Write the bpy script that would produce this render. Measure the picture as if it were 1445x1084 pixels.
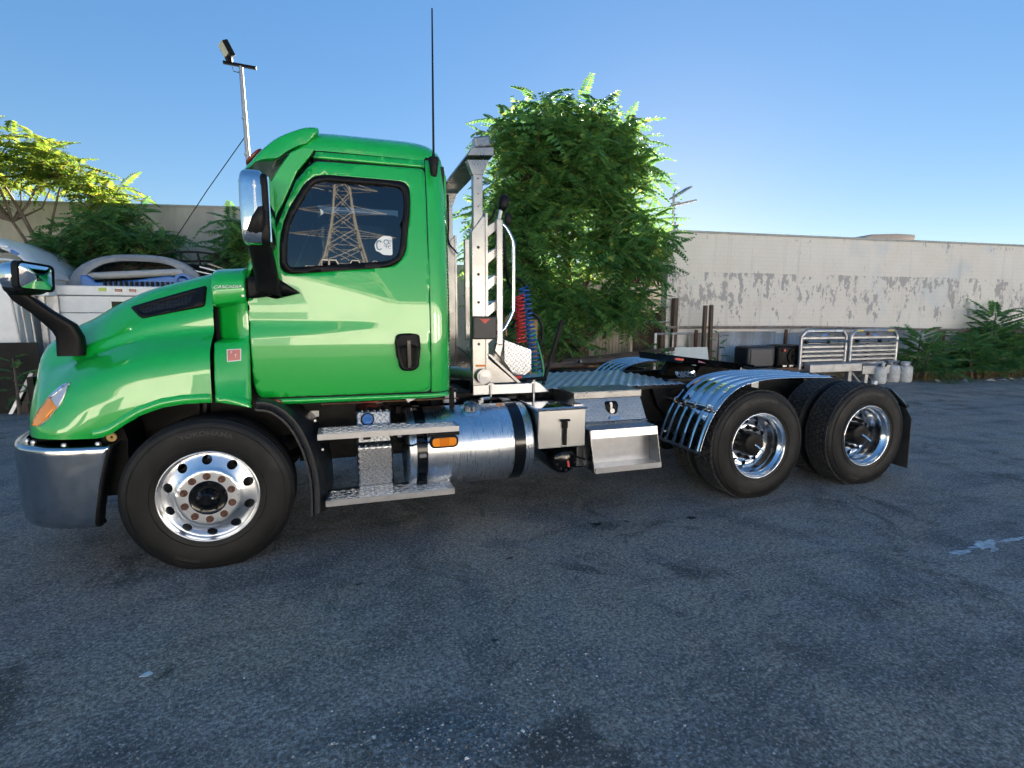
import bpy, bmesh, math, random
import numpy as np
from mathutils import Vector, Matrix, Euler
from mathutils.bvhtree import BVHTree
from mathutils.geometry import delaunay_2d_cdt

for o in list(bpy.data.objects): bpy.data.objects.remove(o)
S = bpy.context.scene
COL = S.collection
R = math.radians
# ------------------------------------------------------------------ camera
cam = bpy.data.cameras.new('camera'); camo = bpy.data.objects.new('camera', cam); COL.objects.link(camo)
cam.sensor_fit = 'HORIZONTAL'; cam.sensor_width = 36; cam.lens = 735.386 / 1445 * 36
cam.clip_start = 0.05; cam.clip_end = 3000
yaw, pit, rol = .3133, .1293, .0015
fw = Vector((math.sin(yaw) * math.cos(pit), math.cos(yaw) * math.cos(pit), -math.sin(pit)))
rt = Vector((math.cos(yaw), -math.sin(yaw), 0)); up = rt.cross(fw)
r2 = math.cos(rol) * rt + math.sin(rol) * up; u2 = -math.sin(rol) * rt + math.cos(rol) * up
m = Matrix((r2, u2, -fw)).transposed().to_4x4(); m.translation = (.8646, -3.6925, 1.6548)
camo.matrix_world = m
S.camera = camo
# ------------------------------------------------------------------ light: low evening sun behind the back wall
SUN_EL, SUN_AZ = R(9.8), R(33.6)            # azimuth measured from +Y towards +X
sdir = Vector((math.sin(SUN_AZ) * math.cos(SUN_EL), math.cos(SUN_AZ) * math.cos(SUN_EL), math.sin(SUN_EL)))
wld = bpy.data.worlds.new('World'); S.world = wld; wld.use_nodes = True
nt = wld.node_tree; bg = nt.nodes['Background']
sky = nt.nodes.new('ShaderNodeTexSky'); sky.sky_type = 'NISHITA'; sky.sun_disc = False
sky.sun_elevation = SUN_EL; sky.sun_rotation = SUN_AZ
sky.altitude = 0; sky.air_density = 1.0; sky.dust_density = 0.06; sky.ozone_density = 3.0
hsv = nt.nodes.new('ShaderNodeHueSaturation'); hsv.inputs['Hue'].default_value = .516; hsv.inputs['Saturation'].default_value = 1.66; hsv.inputs['Value'].default_value = .80; gam = nt.nodes.new('ShaderNodeGamma'); gam.inputs[1].default_value = .5
nt.links.new(sky.outputs[0], gam.inputs[0]); nt.links.new(gam.outputs[0], hsv.inputs['Color']); nt.links.new(hsv.outputs[0], bg.inputs[0]); bg.inputs[1].default_value = 0.05
sl = bpy.data.lights.new('sun', 'SUN'); sl.energy = 5.0; sl.angle = R(.53); sl.color = (1, .90, .76)
so = bpy.data.objects.new('sun', sl); COL.objects.link(so); so.rotation_euler = (-sdir).to_track_quat('-Z', 'Y').to_euler()
so.location = (20, 30, 12)
S.view_settings.view_transform = 'Standard'; S.view_settings.look = 'None'; S.view_settings.gamma = 1
S.view_settings.use_curve_mapping = False
S.view_settings.exposure = 3.42

# ------------------------------------------------------------------ materials
MATS = {}
def nodes(name):
    m = bpy.data.materials.new(name); m.use_nodes = True
    t = m.node_tree; b = t.nodes['Principled BSDF']; MATS[name] = m
    return m, t, b
def N(t, k, **kw):
    n = t.nodes.new('ShaderNode' + k)
    for a, v in kw.items():
        if a.startswith('i_'):
            n.inputs[a[2:].replace('_', ' ')].default_value = v
        else: setattr(n, a, v)
    return n
def c4(c): return (c[0], c[1], c[2], 1)
def ramp(t, src, stops):
    r = N(t, 'ValToRGB'); e = r.color_ramp.elements
    while len(e) < len(stops): e.new(.5)
    for el, (p, c) in zip(e, stops):
        el.position = p; el.color = c4(c) if hasattr(c, '__len__') else (c, c, c, 1)
    t.links.new(src, r.inputs[0]); return r.outputs[0]
def noise(t, scale, detail=4, rough=.6, vec=None, dist=0):
    n = N(t, 'TexNoise'); n.inputs['Scale'].default_value = scale; n.inputs['Detail'].default_value = detail
    n.inputs['Roughness'].default_value = rough; n.inputs['Distortion'].default_value = dist
    if vec is not None: t.links.new(vec, n.inputs['Vector'])
    return n.outputs['Fac']
def objco(t, scale=(1, 1, 1), rot=(0, 0, 0)):
    c = N(t, 'TexCoord'); mp = N(t, 'Mapping'); mp.inputs['Scale'].default_value = scale; mp.inputs['Rotation'].default_value = rot
    t.links.new(c.outputs['Object'], mp.inputs[0]); return mp.outputs[0]
def mixc(t, fac, a, b):
    x = N(t, 'Mix', data_type='RGBA'); 
    for sck, v in ((x.inputs['Factor'], fac), (x.inputs[6], a), (x.inputs[7], b)):
        if hasattr(v, 'links') or hasattr(v, 'is_linked'): t.links.new(v, sck)
        elif hasattr(v, '__len__'): sck.default_value = c4(v)
        else: sck.default_value = v
    return x.outputs[2]
def mth(t, op, a, b=None, c=None):
    x = N(t, 'Math', operation=op)
    for i, v in enumerate((a, b, c)):
        if v is None: continue
        if hasattr(v, 'is_linked'): t.links.new(v, x.inputs[i])
        else: x.inputs[i].default_value = v
    return x.outputs[0]
def bump(t, b, h, strength=.3, dist=.01):
    n = N(t, 'Bump'); n.inputs['Strength'].default_value = strength; n.inputs['Distance'].default_value = dist
    t.links.new(h, n.inputs['Height']); t.links.new(n.outputs[0], b.inputs['Normal'])
def pm(name, col, rough=.5, metal=0, col2=None, sc=6, rvar=0, bs=0, bscale=60, coat=0, spec=None, stretch=(1, 1, 1), bdist=.004):
    m, t, b = nodes(name); v = objco(t, stretch)
    b.inputs['Base Color'].default_value = c4(col); b.inputs['Roughness'].default_value = rough; b.inputs['Metallic'].default_value = metal
    if col2 is not None:
        f = ramp(t, noise(t, sc, 6, .65, v), [(.35, 0), (.65, 1)])
        t.links.new(mixc(t, f, col, col2), b.inputs['Base Color'])
    if rvar:
        f = noise(t, sc * 1.7, 5, .6, v)
        mr = N(t, 'MapRange'); mr.inputs['From Min'].default_value = .3; mr.inputs['From Max'].default_value = .7
        mr.inputs['To Min'].default_value = max(.02, rough - rvar); mr.inputs['To Max'].default_value = rough + rvar
        t.links.new(f, mr.inputs['Value']); t.links.new(mr.outputs[0], b.inputs['Roughness'])
    if bs: bump(t, b, noise(t, bscale, 4, .6, v), bs, bdist)
    if coat: b.inputs['Coat Weight'].default_value = coat; b.inputs['Coat Roughness'].default_value = .02
    if spec is not None: b.inputs['Specular IOR Level'].default_value = spec
    return m
def diamond(name, axes, k=26, col=(.62, .63, .65), rough=.28, strength=.8, metal=1):
    """tread-plate relief: raised lozenges alternating in direction"""
    m, t, b = nodes(name)
    b.inputs['Metallic'].default_value = metal; b.inputs['Roughness'].default_value = rough
    sp = N(t, 'SeparateXYZ'); co = N(t, 'TexCoord'); t.links.new(co.outputs['Object'], sp.inputs[0])
    u0 = sp.outputs['XYZ'.index(axes[0])]; v0 = sp.outputs['XYZ'.index(axes[1])]
    a_ = mth(t, 'MULTIPLY', mth(t, 'ADD', u0, v0), k); b_ = mth(t, 'MULTIPLY', mth(t, 'SUBTRACT', u0, v0), k)
    par = mth(t, 'MODULO', mth(t, 'ADD', mth(t, 'ADD', mth(t, 'FLOOR', a_), mth(t, 'FLOOR', b_)), 2000), 2)
    fu = mth(t, 'SUBTRACT', mth(t, 'FRACT', a_), .5); fv = mth(t, 'SUBTRACT', mth(t, 'FRACT', b_), .5)
    def mx(p, q): return mth(t, 'ADD', mth(t, 'MULTIPLY', p, par), mth(t, 'MULTIPLY', q, mth(t, 'SUBTRACT', 1, par)))
    lu, lv = mx(fu, fv), mx(fv, fu)
    d = mth(t, 'ADD', mth(t, 'POWER', mth(t, 'DIVIDE', mth(t, 'ABSOLUTE', lu), .56), 2), mth(t, 'POWER', mth(t, 'DIVIDE', mth(t, 'ABSOLUTE', lv), .2), 2))
    h = mth(t, 'SMOOTH_MIN', mth(t, 'MAXIMUM', mth(t, 'SUBTRACT', 1, d), 0), .7, .2)
    bump(t, b, h, strength, .008)
    f = noise(t, 9, 5)
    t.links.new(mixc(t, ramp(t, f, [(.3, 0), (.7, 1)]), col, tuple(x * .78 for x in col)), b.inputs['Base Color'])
    return m

GREEN = pm('green_paint', (.0016, .40, .040), .35, 0, coat=1.0)
pmt = GREEN.node_tree; pb = pmt.nodes['Principled BSDF']; pb.inputs['Coat IOR'].default_value = 1.62
pmt.links.new(ramp(pmt, noise(pmt, 40, 5, .6, objco(pmt)), [(.3, .008), (.75, .035)]), pb.inputs['Coat Roughness'])
BLACK = pm('black_plastic', (.003, .003, .0034), .5, 0, (.0055, .0055, .006), 12, .1, .12, 300, spec=.22)
GLOSSBLK = pm('gloss_black_paint', (.003, .003, .0035), .2, 0, rvar=.06, coat=.25, spec=.35)
RUBBER = pm('tyre_rubber', (.0035, .0035, .0038), .55, 0, (.011, .0102, .0095), 4, .1, .25, 160, spec=.3)
TREAD = pm('tyre_tread', (.03, .03, .03), .75, 0, (.05, .047, .044), 16, .1, .3, 140, spec=.3)
LETTER = pm('tyre_letter', (.019, .019, .019), .5)
CHAS = pm('chassis_black', (.0016, .0016, .0018), .5, 0, (.0035, .0032, .003), 7, .15, .2, 60, spec=.2)
CHROME = pm('chrome', (.78, .79, .8), .06, 1, (.7, .7, .71), 30, .03)
BUMPERM = pm('bumper_chrome', (.50, .52, .54), .14, 1, (.44, .46, .48), 14, .05, .05, 220)
STAIN = pm('stainless', (.66, .66, .68), .07, 1, (.6, .6, .62), 6, .03, .03, 30)
ALU = pm('polished_aluminium', (.76, .77, .79), .17, 1, (.68, .69, .7), 9, .07)
ALUB = pm('brushed_aluminium', (.34, .335, .33), .3, 1, (.27, .267, .265), 4, .06, .02, 200)
ALUW = pm('steer_wheel_aluminium', (.80, .81, .83), .3, 1, (.75, .76, .77), 16, .03)
ALUT = pm('tank_aluminium', (.74, .75, .77), .3, 1, (.68, .69, .71), 5, .06, .06, 60, stretch=(12, 1, 1))
ALUD = pm('dull_aluminium', (.5, .5, .52), .42, .9, (.36, .36, .37), 5, .1, .1, 70)
ZINC = pm('zinc', (.5, .5, .5), .4, 1)
RUST = pm('rusty_steel', (.12, .05, .03), .7, .3, (.2, .1, .06), 90, .1, .3, 200)
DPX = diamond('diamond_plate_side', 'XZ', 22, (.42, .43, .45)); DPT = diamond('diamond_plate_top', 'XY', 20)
DPD = pm('ribbed_deck_plate', (.8, .81, .83), .42, .85, (.6, .61, .63), 9, .08)
AMBER = pm('amber_lens', (.9, .28, .01), .12, 0, coat=.6)
REDL = pm('red_lens', (.22, .03, .02), .25, 0, coat=.3)
BLUE = pm('blue_plastic', (.006, .13, .42), .35)
REDH = pm('red_hose', (.45, .02, .02), .35); BLUEH = pm('blue_hose', (.01, .08, .3), .35); GREENH = pm('green_hose', (.02, .3, .12), .35)
WHITE = pm('white_decal', (.78, .78, .76), .4); YEL = pm('yellow_decal', (.75, .6, .12), .45); REDD = pm('red_decal', (.62, .07, .05), .45)
SEATM = pm('seat_fabric', (.42, .43, .44), .85, 0, (.16, .17, .18), 30)
INTER = pm('cab_interior', (.01, .01, .011), .7)
def glassm(name, tint, refl=1.5):
    m = bpy.data.materials.new(name); m.use_nodes = True; t = m.node_tree; t.nodes.remove(t.nodes['Principled BSDF'])
    out = t.nodes['Material Output']
    tr = N(t, 'BsdfTransparent'); tr.inputs[0].default_value = c4(tint)
    gl = N(t, 'BsdfGlossy'); gl.inputs['Roughness'].default_value = .02; gl.inputs[0].default_value = (1, 1, 1, 1)
    fr = N(t, 'Fresnel'); fr.inputs[0].default_value = refl
    mx = N(t, 'MixShader'); t.links.new(fr.outputs[0], mx.inputs[0]); t.links.new(tr.outputs[0], mx.inputs[1]); t.links.new(gl.outputs[0], mx.inputs[2])
    t.links.new(mx.outputs[0], out.inputs[0]); return m
GLASS = glassm('tinted_glass', (.085, .10, .105), 1.8)
MIRROR = pm('mirror_glass', (.9, .9, .9), .01, 1)
LENS = pm('clear_lens', (.55, .55, .56), .08, .3, coat=.8)

def leafm(name, c1, c2, c3, transl=.35):
    m = bpy.data.materials.new(name); m.use_nodes = True; t = m.node_tree; b = t.nodes['Principled BSDF']
    out = t.nodes['Material Output']
    g = N(t, 'NewGeometry'); v = g.outputs['Random Per Island']
    cc = ramp(t, v, [(0, c1), (.55, c2), (.93, c3), (1, (c3[0] * 1.5 + .08, c3[1] * 1.15, c3[2]))])
    b.inputs['Roughness'].default_value = .45; b.inputs['Specular IOR Level'].default_value = .35
    t.links.new(cc, b.inputs['Base Color'])
    tr = N(t, 'BsdfTranslucent'); hs = N(t, 'HueSaturation'); hs.inputs['Value'].default_value = 1.5; hs.inputs['Hue'].default_value = .478
    t.links.new(cc, hs.inputs['Color']); t.links.new(hs.outputs[0], tr.inputs[0])
    mx = N(t, 'MixShader'); mx.inputs[0].default_value = transl
    t.links.new(b.outputs[0], mx.inputs[1]); t.links.new(tr.outputs[0], mx.inputs[2]); t.links.new(mx.outputs[0], out.inputs[0])
    return m
LEAF = leafm('tree_leaf', (.065, .19, .06), (.11, .27, .07), (.17, .31, .07), .3)
LEAFD = leafm('shaded_tint_leaf', (.05, .15, .05), (.075, .20, .06), (.11, .24, .065), .3)  # darker copy of the tree leaf, shade put into the colour
LEAFY = leafm('sunlit_tint_leaf', (.07, .15, .02), (.11, .19, .022), (.17, .22, .028), .45)  # yellower copy of the tree leaf, sunlight put into the colour
DRYG = leafm('dry_grass_blade', (.16, .1, .035), (.1, .1, .03), (.22, .13, .05), .2)
BARK = pm('bark', (.16, .12, .09), .85, 0, (.09, .07, .055), 25, 0, .5, 40, stretch=(1, 1, .25))
WOOD = pm('weathered_wood', (.13, .085, .06), .8, 0, (.08, .055, .04), 14, 0, .5, 40, stretch=(1, 1, .15))
WPAINT = pm('white_vehicle_paint', (.72, .73, .74), .35, 0, (.62, .63, .63), 4, .08, 0, coat=.3)
GPLAST = pm('grey_plastic', (.28, .29, .31), .5, 0, (.22, .23, .25), 8, .1, .1, 80)
PIPEW = pm('galvanised_pipe', (.45, .45, .46), .45, .7, (.34, .32, .3), 18, .1)
CYLP = pm('cylinder_paint', (.62, .63, .62), .5, 0, (.42, .4, .37), 11, .1, .1, 60)

# asphalt
m, t, b = nodes('asphalt'); v = objco(t)
big = noise(t, .35, 5, .6, v, .6); mid = noise(t, 2.2, 5, .65, v); fine = noise(t, 58, 2, .8, v); fin2 = noise(t, 24, 6, .95, v)
vor = N(t, 'TexVoronoi'); vor.inputs['Scale'].default_value = 130; t.links.new(v, vor.inputs['Vector'])
base = mixc(t, ramp(t, big, [(.35, 0), (.65, 1)]), (.30, .28, .26), (.50, .465, .42))
base = mixc(t, ramp(t, mid, [(.45, 0), (.62, .75)]), base, (.185, .18, .172))
dust = ramp(t, noise(t, .9, 6, .7, v, 1.2), [(.47, 0), (.58, .9)])
base = mixc(t, dust, base, (.50, .43, .345))
track = ramp(t, noise(t, 1.6, 4, .6, objco(t, (.22, 1.6, 1), (0, 0, .12)), .4), [(.55, 0), (.68, .45)])
base = mixc(t, track, base, (.10, .10, .103))
dirt = ramp(t, noise(t, 1.3, 7, .75, objco(t, (1, 1, 1), (0, 0, 2.1)), .8), [(.55, 0), (.63, .9)])
base = mixc(t, dirt, base, (.11, .095, .075))
base = mixc(t, ramp(t, fin2, [(.38, 0), (.57, 1)]), mixc(t, .8, base, (.035, .035, .037)), base)
base = mixc(t, ramp(t, fine, [(.42, .6), (.52, 0)]), base, (.05, .05, .05))
base = mixc(t, ramp(t, fine, [(.58, 0), (.68, .8)]), base, (.62, .60, .57))
crk = N(t, 'TexVoronoi', feature='DISTANCE_TO_EDGE'); crk.inputs['Scale'].default_value = .42
wob = N(t, 'VectorMath', operation='ADD'); wn_ = N(t, 'TexNoise'); wn_.inputs['Scale'].default_value = 2.6; wn_.inputs['Detail'].default_value = 5; t.links.new(v, wn_.inputs['Vector'])
wsc = N(t, 'VectorMath', operation='SCALE'); wsc.inputs['Scale'].default_value = .5; t.links.new(wn_.outputs['Color'], wsc.inputs[0]); t.links.new(v, wob.inputs[0]); t.links.new(wsc.outputs[0], wob.inputs[1]); t.links.new(wob.outputs[0], crk.inputs['Vector'])
crack = mth(t, 'MULTIPLY', ramp(t, crk.outputs['Distance'], [(.0, 1), (.006, 0)]), ramp(t, noise(t, .8, 3, .5, v), [(.5, 0), (.6, .8)]))
base = mixc(t, mth(t, 'MULTIPLY', crack, .35), base, (.05, .05, .05))
# oil-dark strip of drips where vehicles stand
t.links.new(base, b.inputs['Base Color'])
t.links.new(ramp(t, mid, [(.3, .62), (.7, .9)]), b.inputs['Roughness'])
h = mth(t, 'ADD', mth(t, 'MULTIPLY', fin2, 1.0), mth(t, 'MULTIPLY', mth(t, 'SUBTRACT', 1, vor.outputs['Distance']), .35))
bump(t, b, h, .9, .012)
ASPHALT = m
# peeling cream wall
m, t, b = nodes('peeling_cream_paint'); v = objco(t); sp = N(t, 'SeparateXYZ'); t.links.new(v, sp.inputs[0]); z = sp.outputs['Z']
vs = objco(t, (1, 1, .55))
cream = mixc(t, ramp(t, noise(t, 1.1, 5, .6, v), [(.35, 0), (.7, 1)]), (.74, .68, .60), (.79, .74, .67))
cream = mixc(t, ramp(t, noise(t, .55, 4, .6, v, .5), [(.56, 0), (.72, .5)]), cream, (.46, .56, .64))
course = N(t, 'TexBrick'); course.inputs['Scale'].default_value = 2.46; course.inputs['Mortar Size'].default_value = .012; course.inputs['Color1'].default_value = course.inputs['Color2'].default_value = (1, 1, 1, 1); course.inputs['Mortar'].default_value = (0, 0, 0, 1)
cmb = N(t, 'CombineXYZ'); t.links.new(sp.outputs['X'], cmb.inputs[0]); t.links.new(z, cmb.inputs[1]); t.links.new(cmb.outputs[0], course.inputs['Vector'])
cream = mixc(t, ramp(t, course.outputs['Fac'], [(0, 0), (1, .18)]), cream, (.4, .37, .33))
pn = mth(t, 'ADD', mth(t, 'MULTIPLY', noise(t, 2.3, 5, .62, vs), .5), mth(t, 'MULTIPLY', noise(t, 8, 5, .75, vs), .5))
band = ramp(t, mth(t, 'DIVIDE', z, 4), [(.0, .03), (.34, .06), (.42, .10), (.60, .125), (.66, .14), (.684, .142), (.69, .03), (.85, .035), (.90, .10), (.94, .06)])
peel = ramp(t, mth(t, 'ADD', pn, band), [(.645, 0), (.662, 1)])
wallc = mixc(t, peel, cream, (.42, .39, .37))
streak = ramp(t, noise(t, 5, 5, .6, objco(t, (1, 1, .06))), [(.55, 0), (.75, .35)])
wallc = mixc(t, streak, wallc, (.36, .33, .3))
t.links.new(wallc, b.inputs['Base Color']); b.inputs['Roughness'].default_value = .85
bump(t, b, mth(t, 'ADD', mth(t, 'MULTIPLY', peel, -.5), mth(t, 'ADD', mth(t, 'MULTIPLY', course.outputs['Fac'], -.3), mth(t, 'MULTIPLY', noise(t, 60, 3, .6, v), .3))), .5, .01)
PEEL = m
GREYWALL = pm('stained_grey_render', (.42, .40, .36), .9, 0, (.27, .26, .24), 1.6, 0, .3, 30, stretch=(1, 1, .3))
LITWALL = pm('cream_render', (.66, .63, .57), .9, 0, (.56, .53, .48), .7, 0, .2, 12)
CORR = pm('corrugated_sheet', (.50, .52, .53), .55, .3, (.36, .33, .30), 3, .1, .1, 30, stretch=(1, 1, .3))
TANCORR = pm('tan_corrugated_sheet', (.42, .36, .29), .7, 0, (.3, .25, .2), 4, 0, .15, 30, stretch=(1, 1, .3))
BROWN = pm('brown_slat_plastic', (.10, .055, .045), .6, 0, (.07, .04, .035), 14)
ORANGE = pm('orange_paint', (.3, .1, .03), .6)

# ------------------------------------------------------------------ mesh helpers
class MB:
    def __init__(s): s.v = []; s.f = []
    def raw(s, vs, fs):
        n = len(s.v); s.v += [tuple(p) for p in vs]; s.f += [tuple(i + n for i in f) for f in fs]; return s
    def box(s, c, d, rot=None):
        x, y, z = d[0] / 2, d[1] / 2, d[2] / 2
        vs = [Vector(p) for p in ((-x, -y, -z), (x, -y, -z), (x, y, -z), (-x, y, -z), (-x, -y, z), (x, -y, z), (x, y, z), (-x, y, z))]
        if rot is not None:
            e = rot if isinstance(rot, Matrix) else Euler(rot).to_matrix(); vs = [e @ p for p in vs]
        c = Vector(c)
        return s.raw([p + c for p in vs], [(0, 3, 2, 1), (4, 5, 6, 7), (0, 1, 5, 4), (1, 2, 6, 5), (2, 3, 7, 6), (3, 0, 4, 7)])
    def bb(s, a, b):
        return s.box([(p + q) / 2 for p, q in zip(a, b)], [abs(q - p) for p, q in zip(a, b)])
    def tube(s, path, r, n=10, cap=True):
        P = [Vector(p) for p in path]; rs = r if hasattr(r, '__len__') else [r] * len(P); base = len(s.v)
        d0 = (P[1] - P[0]).normalized(); a = d0.orthogonal().normalized()
        for i, p in enumerate(P):
            d = (P[min(i + 1, len(P) - 1)] - P[max(i - 1, 0)])
            d = d.normalized() if d.length > 1e-9 else d0
            a = a - d * a.dot(d); a = a.normalized() if a.length > 1e-6 else d.orthogonal().normalized()
            bq = d.cross(a)
            for k in range(n):
                w = 2 * math.pi * k / n; s.v.append(tuple(p + (a * math.cos(w) + bq * math.sin(w)) * rs[i]))
        for i in range(len(P) - 1):
            for k in range(n):
                q = base + i * n; s.f.append((q + k, q + (k + 1) % n, q + n + (k + 1) % n, q + n + k))
        if cap:
            s.f.append(tuple(base + k for k in range(n))[::-1]); q = base + (len(P) - 1) * n; s.f.append(tuple(q + k for k in range(n)))
        return s
    def lathe(s, prof, o=(0, 0, 0), ax='y', n=48, close=False):
        """prof: list of (radius, along-axis)"""
        b0 = len(s.v); m = len(prof)
        for k in range(n):
            w = 2 * math.pi * k / n; c, q = math.cos(w), math.sin(w)
            for r, a in prof:
                p = {'y': (r * c, a, r * q), 'x': (a, r * c, r * q), 'z': (r * c, r * q, a)}[ax]
                s.v.append((p[0] + o[0], p[1] + o[1], p[2] + o[2]))
        for k in range(n):
            k2 = (k + 1) % n
            for i in range(m - 1 if not close else m):
                j = (i + 1) % m
                s.f.append((b0 + k * m + i, b0 + k * m + j, b0 + k2 * m + j, b0 + k2 * m + i))
        return s
    def prism(s, poly, a, b, plane='xz'):
        """poly in a plane, extruded along the third axis from a to b"""
        def P(p, q): return {'xz': (p[0], q, p[1]), 'xy': (p[0], p[1], q), 'yz': (q, p[0], p[1])}[plane]
        n = len(poly); b0 = len(s.v)
        s.v += [P(p, a) for p in poly] + [P(p, b) for p in poly]
        s.f += [tuple(b0 + i for i in range(n)), tuple(b0 + n + i for i in range(n))[::-1]]
        for i in range(n): j = (i + 1) % n; s.f.append((b0 + i, b0 + n + i, b0 + n + j, b0 + j))
        return s
    def grid(s, P, closeu=False):
        """P: [i][j] points"""
        b0 = len(s.v); nu, nv = len(P), len(P[0])
        for row in P: s.v += [tuple(p) for p in row]
        for i in range(nu if closeu else nu - 1):
            for j in range(nv - 1):
                i2 = (i + 1) % nu
                s.f.append((b0 + i * nv + j, b0 + i2 * nv + j, b0 + i2 * nv + j + 1, b0 + i * nv + j + 1))
        return s
    def build(s, name, mat, parent=None, smooth=35, bevel=0, solid=0, fixn=True, seg=2):
        me = bpy.data.meshes.new(name); me.from_pydata(s.v, [], s.f)
        if fixn:
            bm = bmesh.new(); bm.from_mesh(me); bmesh.ops.recalc_face_normals(bm, faces=bm.faces); bm.to_mesh(me); bm.free()
        o = link(name, me, mat, parent, smooth)
        if solid:
            q = o.modifiers.new('thick', 'SOLIDIFY'); q.thickness = solid; q.offset = -1
        if bevel:
            q = o.modifiers.new('bevel', 'BEVEL'); q.width = bevel; q.segments = seg; q.limit_method = 'ANGLE'; q.angle_limit = R(38)
        return o
WLOC = {}
def link(name, me, mat, parent=None, smooth=35):
    if mat is not None and not me.materials: me.materials.append(mat)
    if smooth:
        me.shade_smooth()
        if smooth < 179: me.set_sharp_from_angle(angle=R(smooth))
    o = bpy.data.objects.new(name, me); COL.objects.link(o)
    if parent is not None: attach(o, parent)
    return o
def attach(o, parent):
    """parts are modelled in world space: keep them there under their parent"""
    o.parent = parent
    M = WLOC.get(parent.name)
    if M is not None: o.matrix_parent_inverse = M.inverted()
def empty(name, loc, label=None, cat=None, group=None, parent=None, world=True):
    o = bpy.data.objects.new(name, None); COL.objects.link(o); o.empty_display_size = .2
    o.location = loc
    if parent is not None: attach(o, parent)
    if world: WLOC[o.name] = Matrix.Translation(loc)
    if label: tag(o, label, cat, group)
    return o
def tag(o, label, cat, group=None):
    o['label'] = label; o['category'] = cat
    if group: o['group'] = group
    return o
def struct(o): o['kind'] = 'structure'; return o
def local(o, parent):
    o.parent = parent; return o
def catmull(P, n):
    """smooth curve through points (numpy m x d), n samples per span"""
    P = np.asarray(P, float); m = len(P); out = []
    t_ = np.zeros_like(P)
    t_[1:-1] = (P[2:] - P[:-2]) / 2; t_[0] = P[1] - P[0]; t_[-1] = P[-1] - P[-2]
    for i in range(m - 1):
        for k in range(n + (i == m - 2)):
            u = k / n; h = (2 * u**3 - 3 * u**2 + 1, u**3 - 2 * u**2 + u, -2 * u**3 + 3 * u**2, u**3 - u**2)
            out.append(h[0] * P[i] + h[1] * t_[i] + h[2] * P[i + 1] + h[3] * t_[i + 1])
    return np.array(out)
def resample(P, n):
    P = np.asarray(P, float); d = np.r_[0, np.cumsum(np.linalg.norm(np.diff(P, axis=0), axis=1))]
    return np.stack([np.interp(np.linspace(0, d[-1], n), d, P[:, k]) for k in range(P.shape[1])], 1)
def pchip_tab(xs, T, xq):
    """monotone-ish cubic (finite difference) interpolation of table rows T at xs"""
    xs = np.asarray(xs, float); T = np.asarray(T, float); n = len(xs)
    D = np.zeros_like(T); h = np.diff(xs); dl = (T[1:] - T[:-1]) / h.reshape((-1,) + (1,) * (T.ndim - 1))
    D[1:-1] = np.where(dl[:-1] * dl[1:] > 0, 2 * dl[:-1] * dl[1:] / (dl[:-1] + dl[1:] + 1e-12), 0); D[0] = dl[0]; D[-1] = dl[-1]
    out = []
    for x in xq:
        i = min(max(np.searchsorted(xs, x) - 1, 0), n - 2); u = (x - xs[i]) / h[i]
        out.append((2 * u**3 - 3 * u**2 + 1) * T[i] + (u**3 - 2 * u**2 + u) * h[i] * D[i] + (-2 * u**3 + 3 * u**2) * T[i + 1] + (u**3 - u**2) * h[i] * D[i + 1])
    return np.array(out)
def inpoly(p, poly):
    c = False; j = len(poly) - 1
    for i in range(len(poly)):
        a, b = poly[i], poly[j]
        if (a[1] > p[1]) != (b[1] > p[1]) and p[0] < (b[0] - a[0]) * (p[1] - a[1]) / (b[1] - a[1]) + a[0]: c = not c
        j = i
    return c
def dens(poly, step):
    out = []
    for i in range(len(poly)):
        a, b = np.array(poly[i], float), np.array(poly[(i + 1) % len(poly)], float)
        n = max(1, int(np.linalg.norm(b - a) / step + .5)); out += [tuple(a + (b - a) * k / n) for k in range(n)]
    return out
def rnd(poly, r, n=5):
    """round the corners of a 2-d polygon"""
    out = []; m = len(poly)
    for i in range(m):
        p, a, b = np.array(poly[i], float), np.array(poly[i - 1], float), np.array(poly[(i + 1) % m], float)
        da, db = np.linalg.norm(a - p), np.linalg.norm(b - p); rr = min(r if not hasattr(r, '__len__') else r[i], da * .45, db * .45)
        p0, p1 = p + (a - p) / da * rr, p + (b - p) / db * rr
        for k in range(n + 1):
            u = k / n; out.append(tuple((1 - u)**2 * p0 + 2 * u * (1 - u) * p + u * u * p1))
    return out
def shrink(poly, d):
    """inset polygon (simple, fairly convex)"""
    P = np.array(poly); n = len(P); A = .5 * np.sum(P[:, 0] * np.roll(P[:, 1], -1) - np.roll(P[:, 0], -1) * P[:, 1]); sg = 1 if A > 0 else -1
    out = []
    for i in range(n):
        e0 = P[i] - P[i - 1]; e1 = P[(i + 1) % n] - P[i]
        e0 = e0 / (np.linalg.norm(e0) + 1e-9); e1 = e1 / (np.linalg.norm(e1) + 1e-9)
        nn = np.array([-e0[1] - e1[1], e0[0] + e1[0]]) * sg; nn = nn / (np.linalg.norm(nn) + 1e-9)
        out.append(tuple(P[i] + nn * d))
    return out
def inset(poly, d):
    """true parallel inset of a raw polygon (mitred)"""
    P = np.array(poly, float); n = len(P); A = np.sum(P[:, 0] * np.roll(P[:, 1], -1) - np.roll(P[:, 0], -1) * P[:, 1]); sg = 1 if A > 0 else -1; out = []
    for i in range(n):
        e0 = P[i] - P[i - 1]; e1 = P[(i + 1) % n] - P[i]; e0 /= np.linalg.norm(e0); e1 /= np.linalg.norm(e1)
        n0 = np.array([-e0[1], e0[0]]) * sg; n1 = np.array([-e1[1], e1[0]]) * sg; k = n0 + n1; out.append(tuple(P[i] + k * d / max(.3, 1 + n0 @ n1)))
    return out
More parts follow.
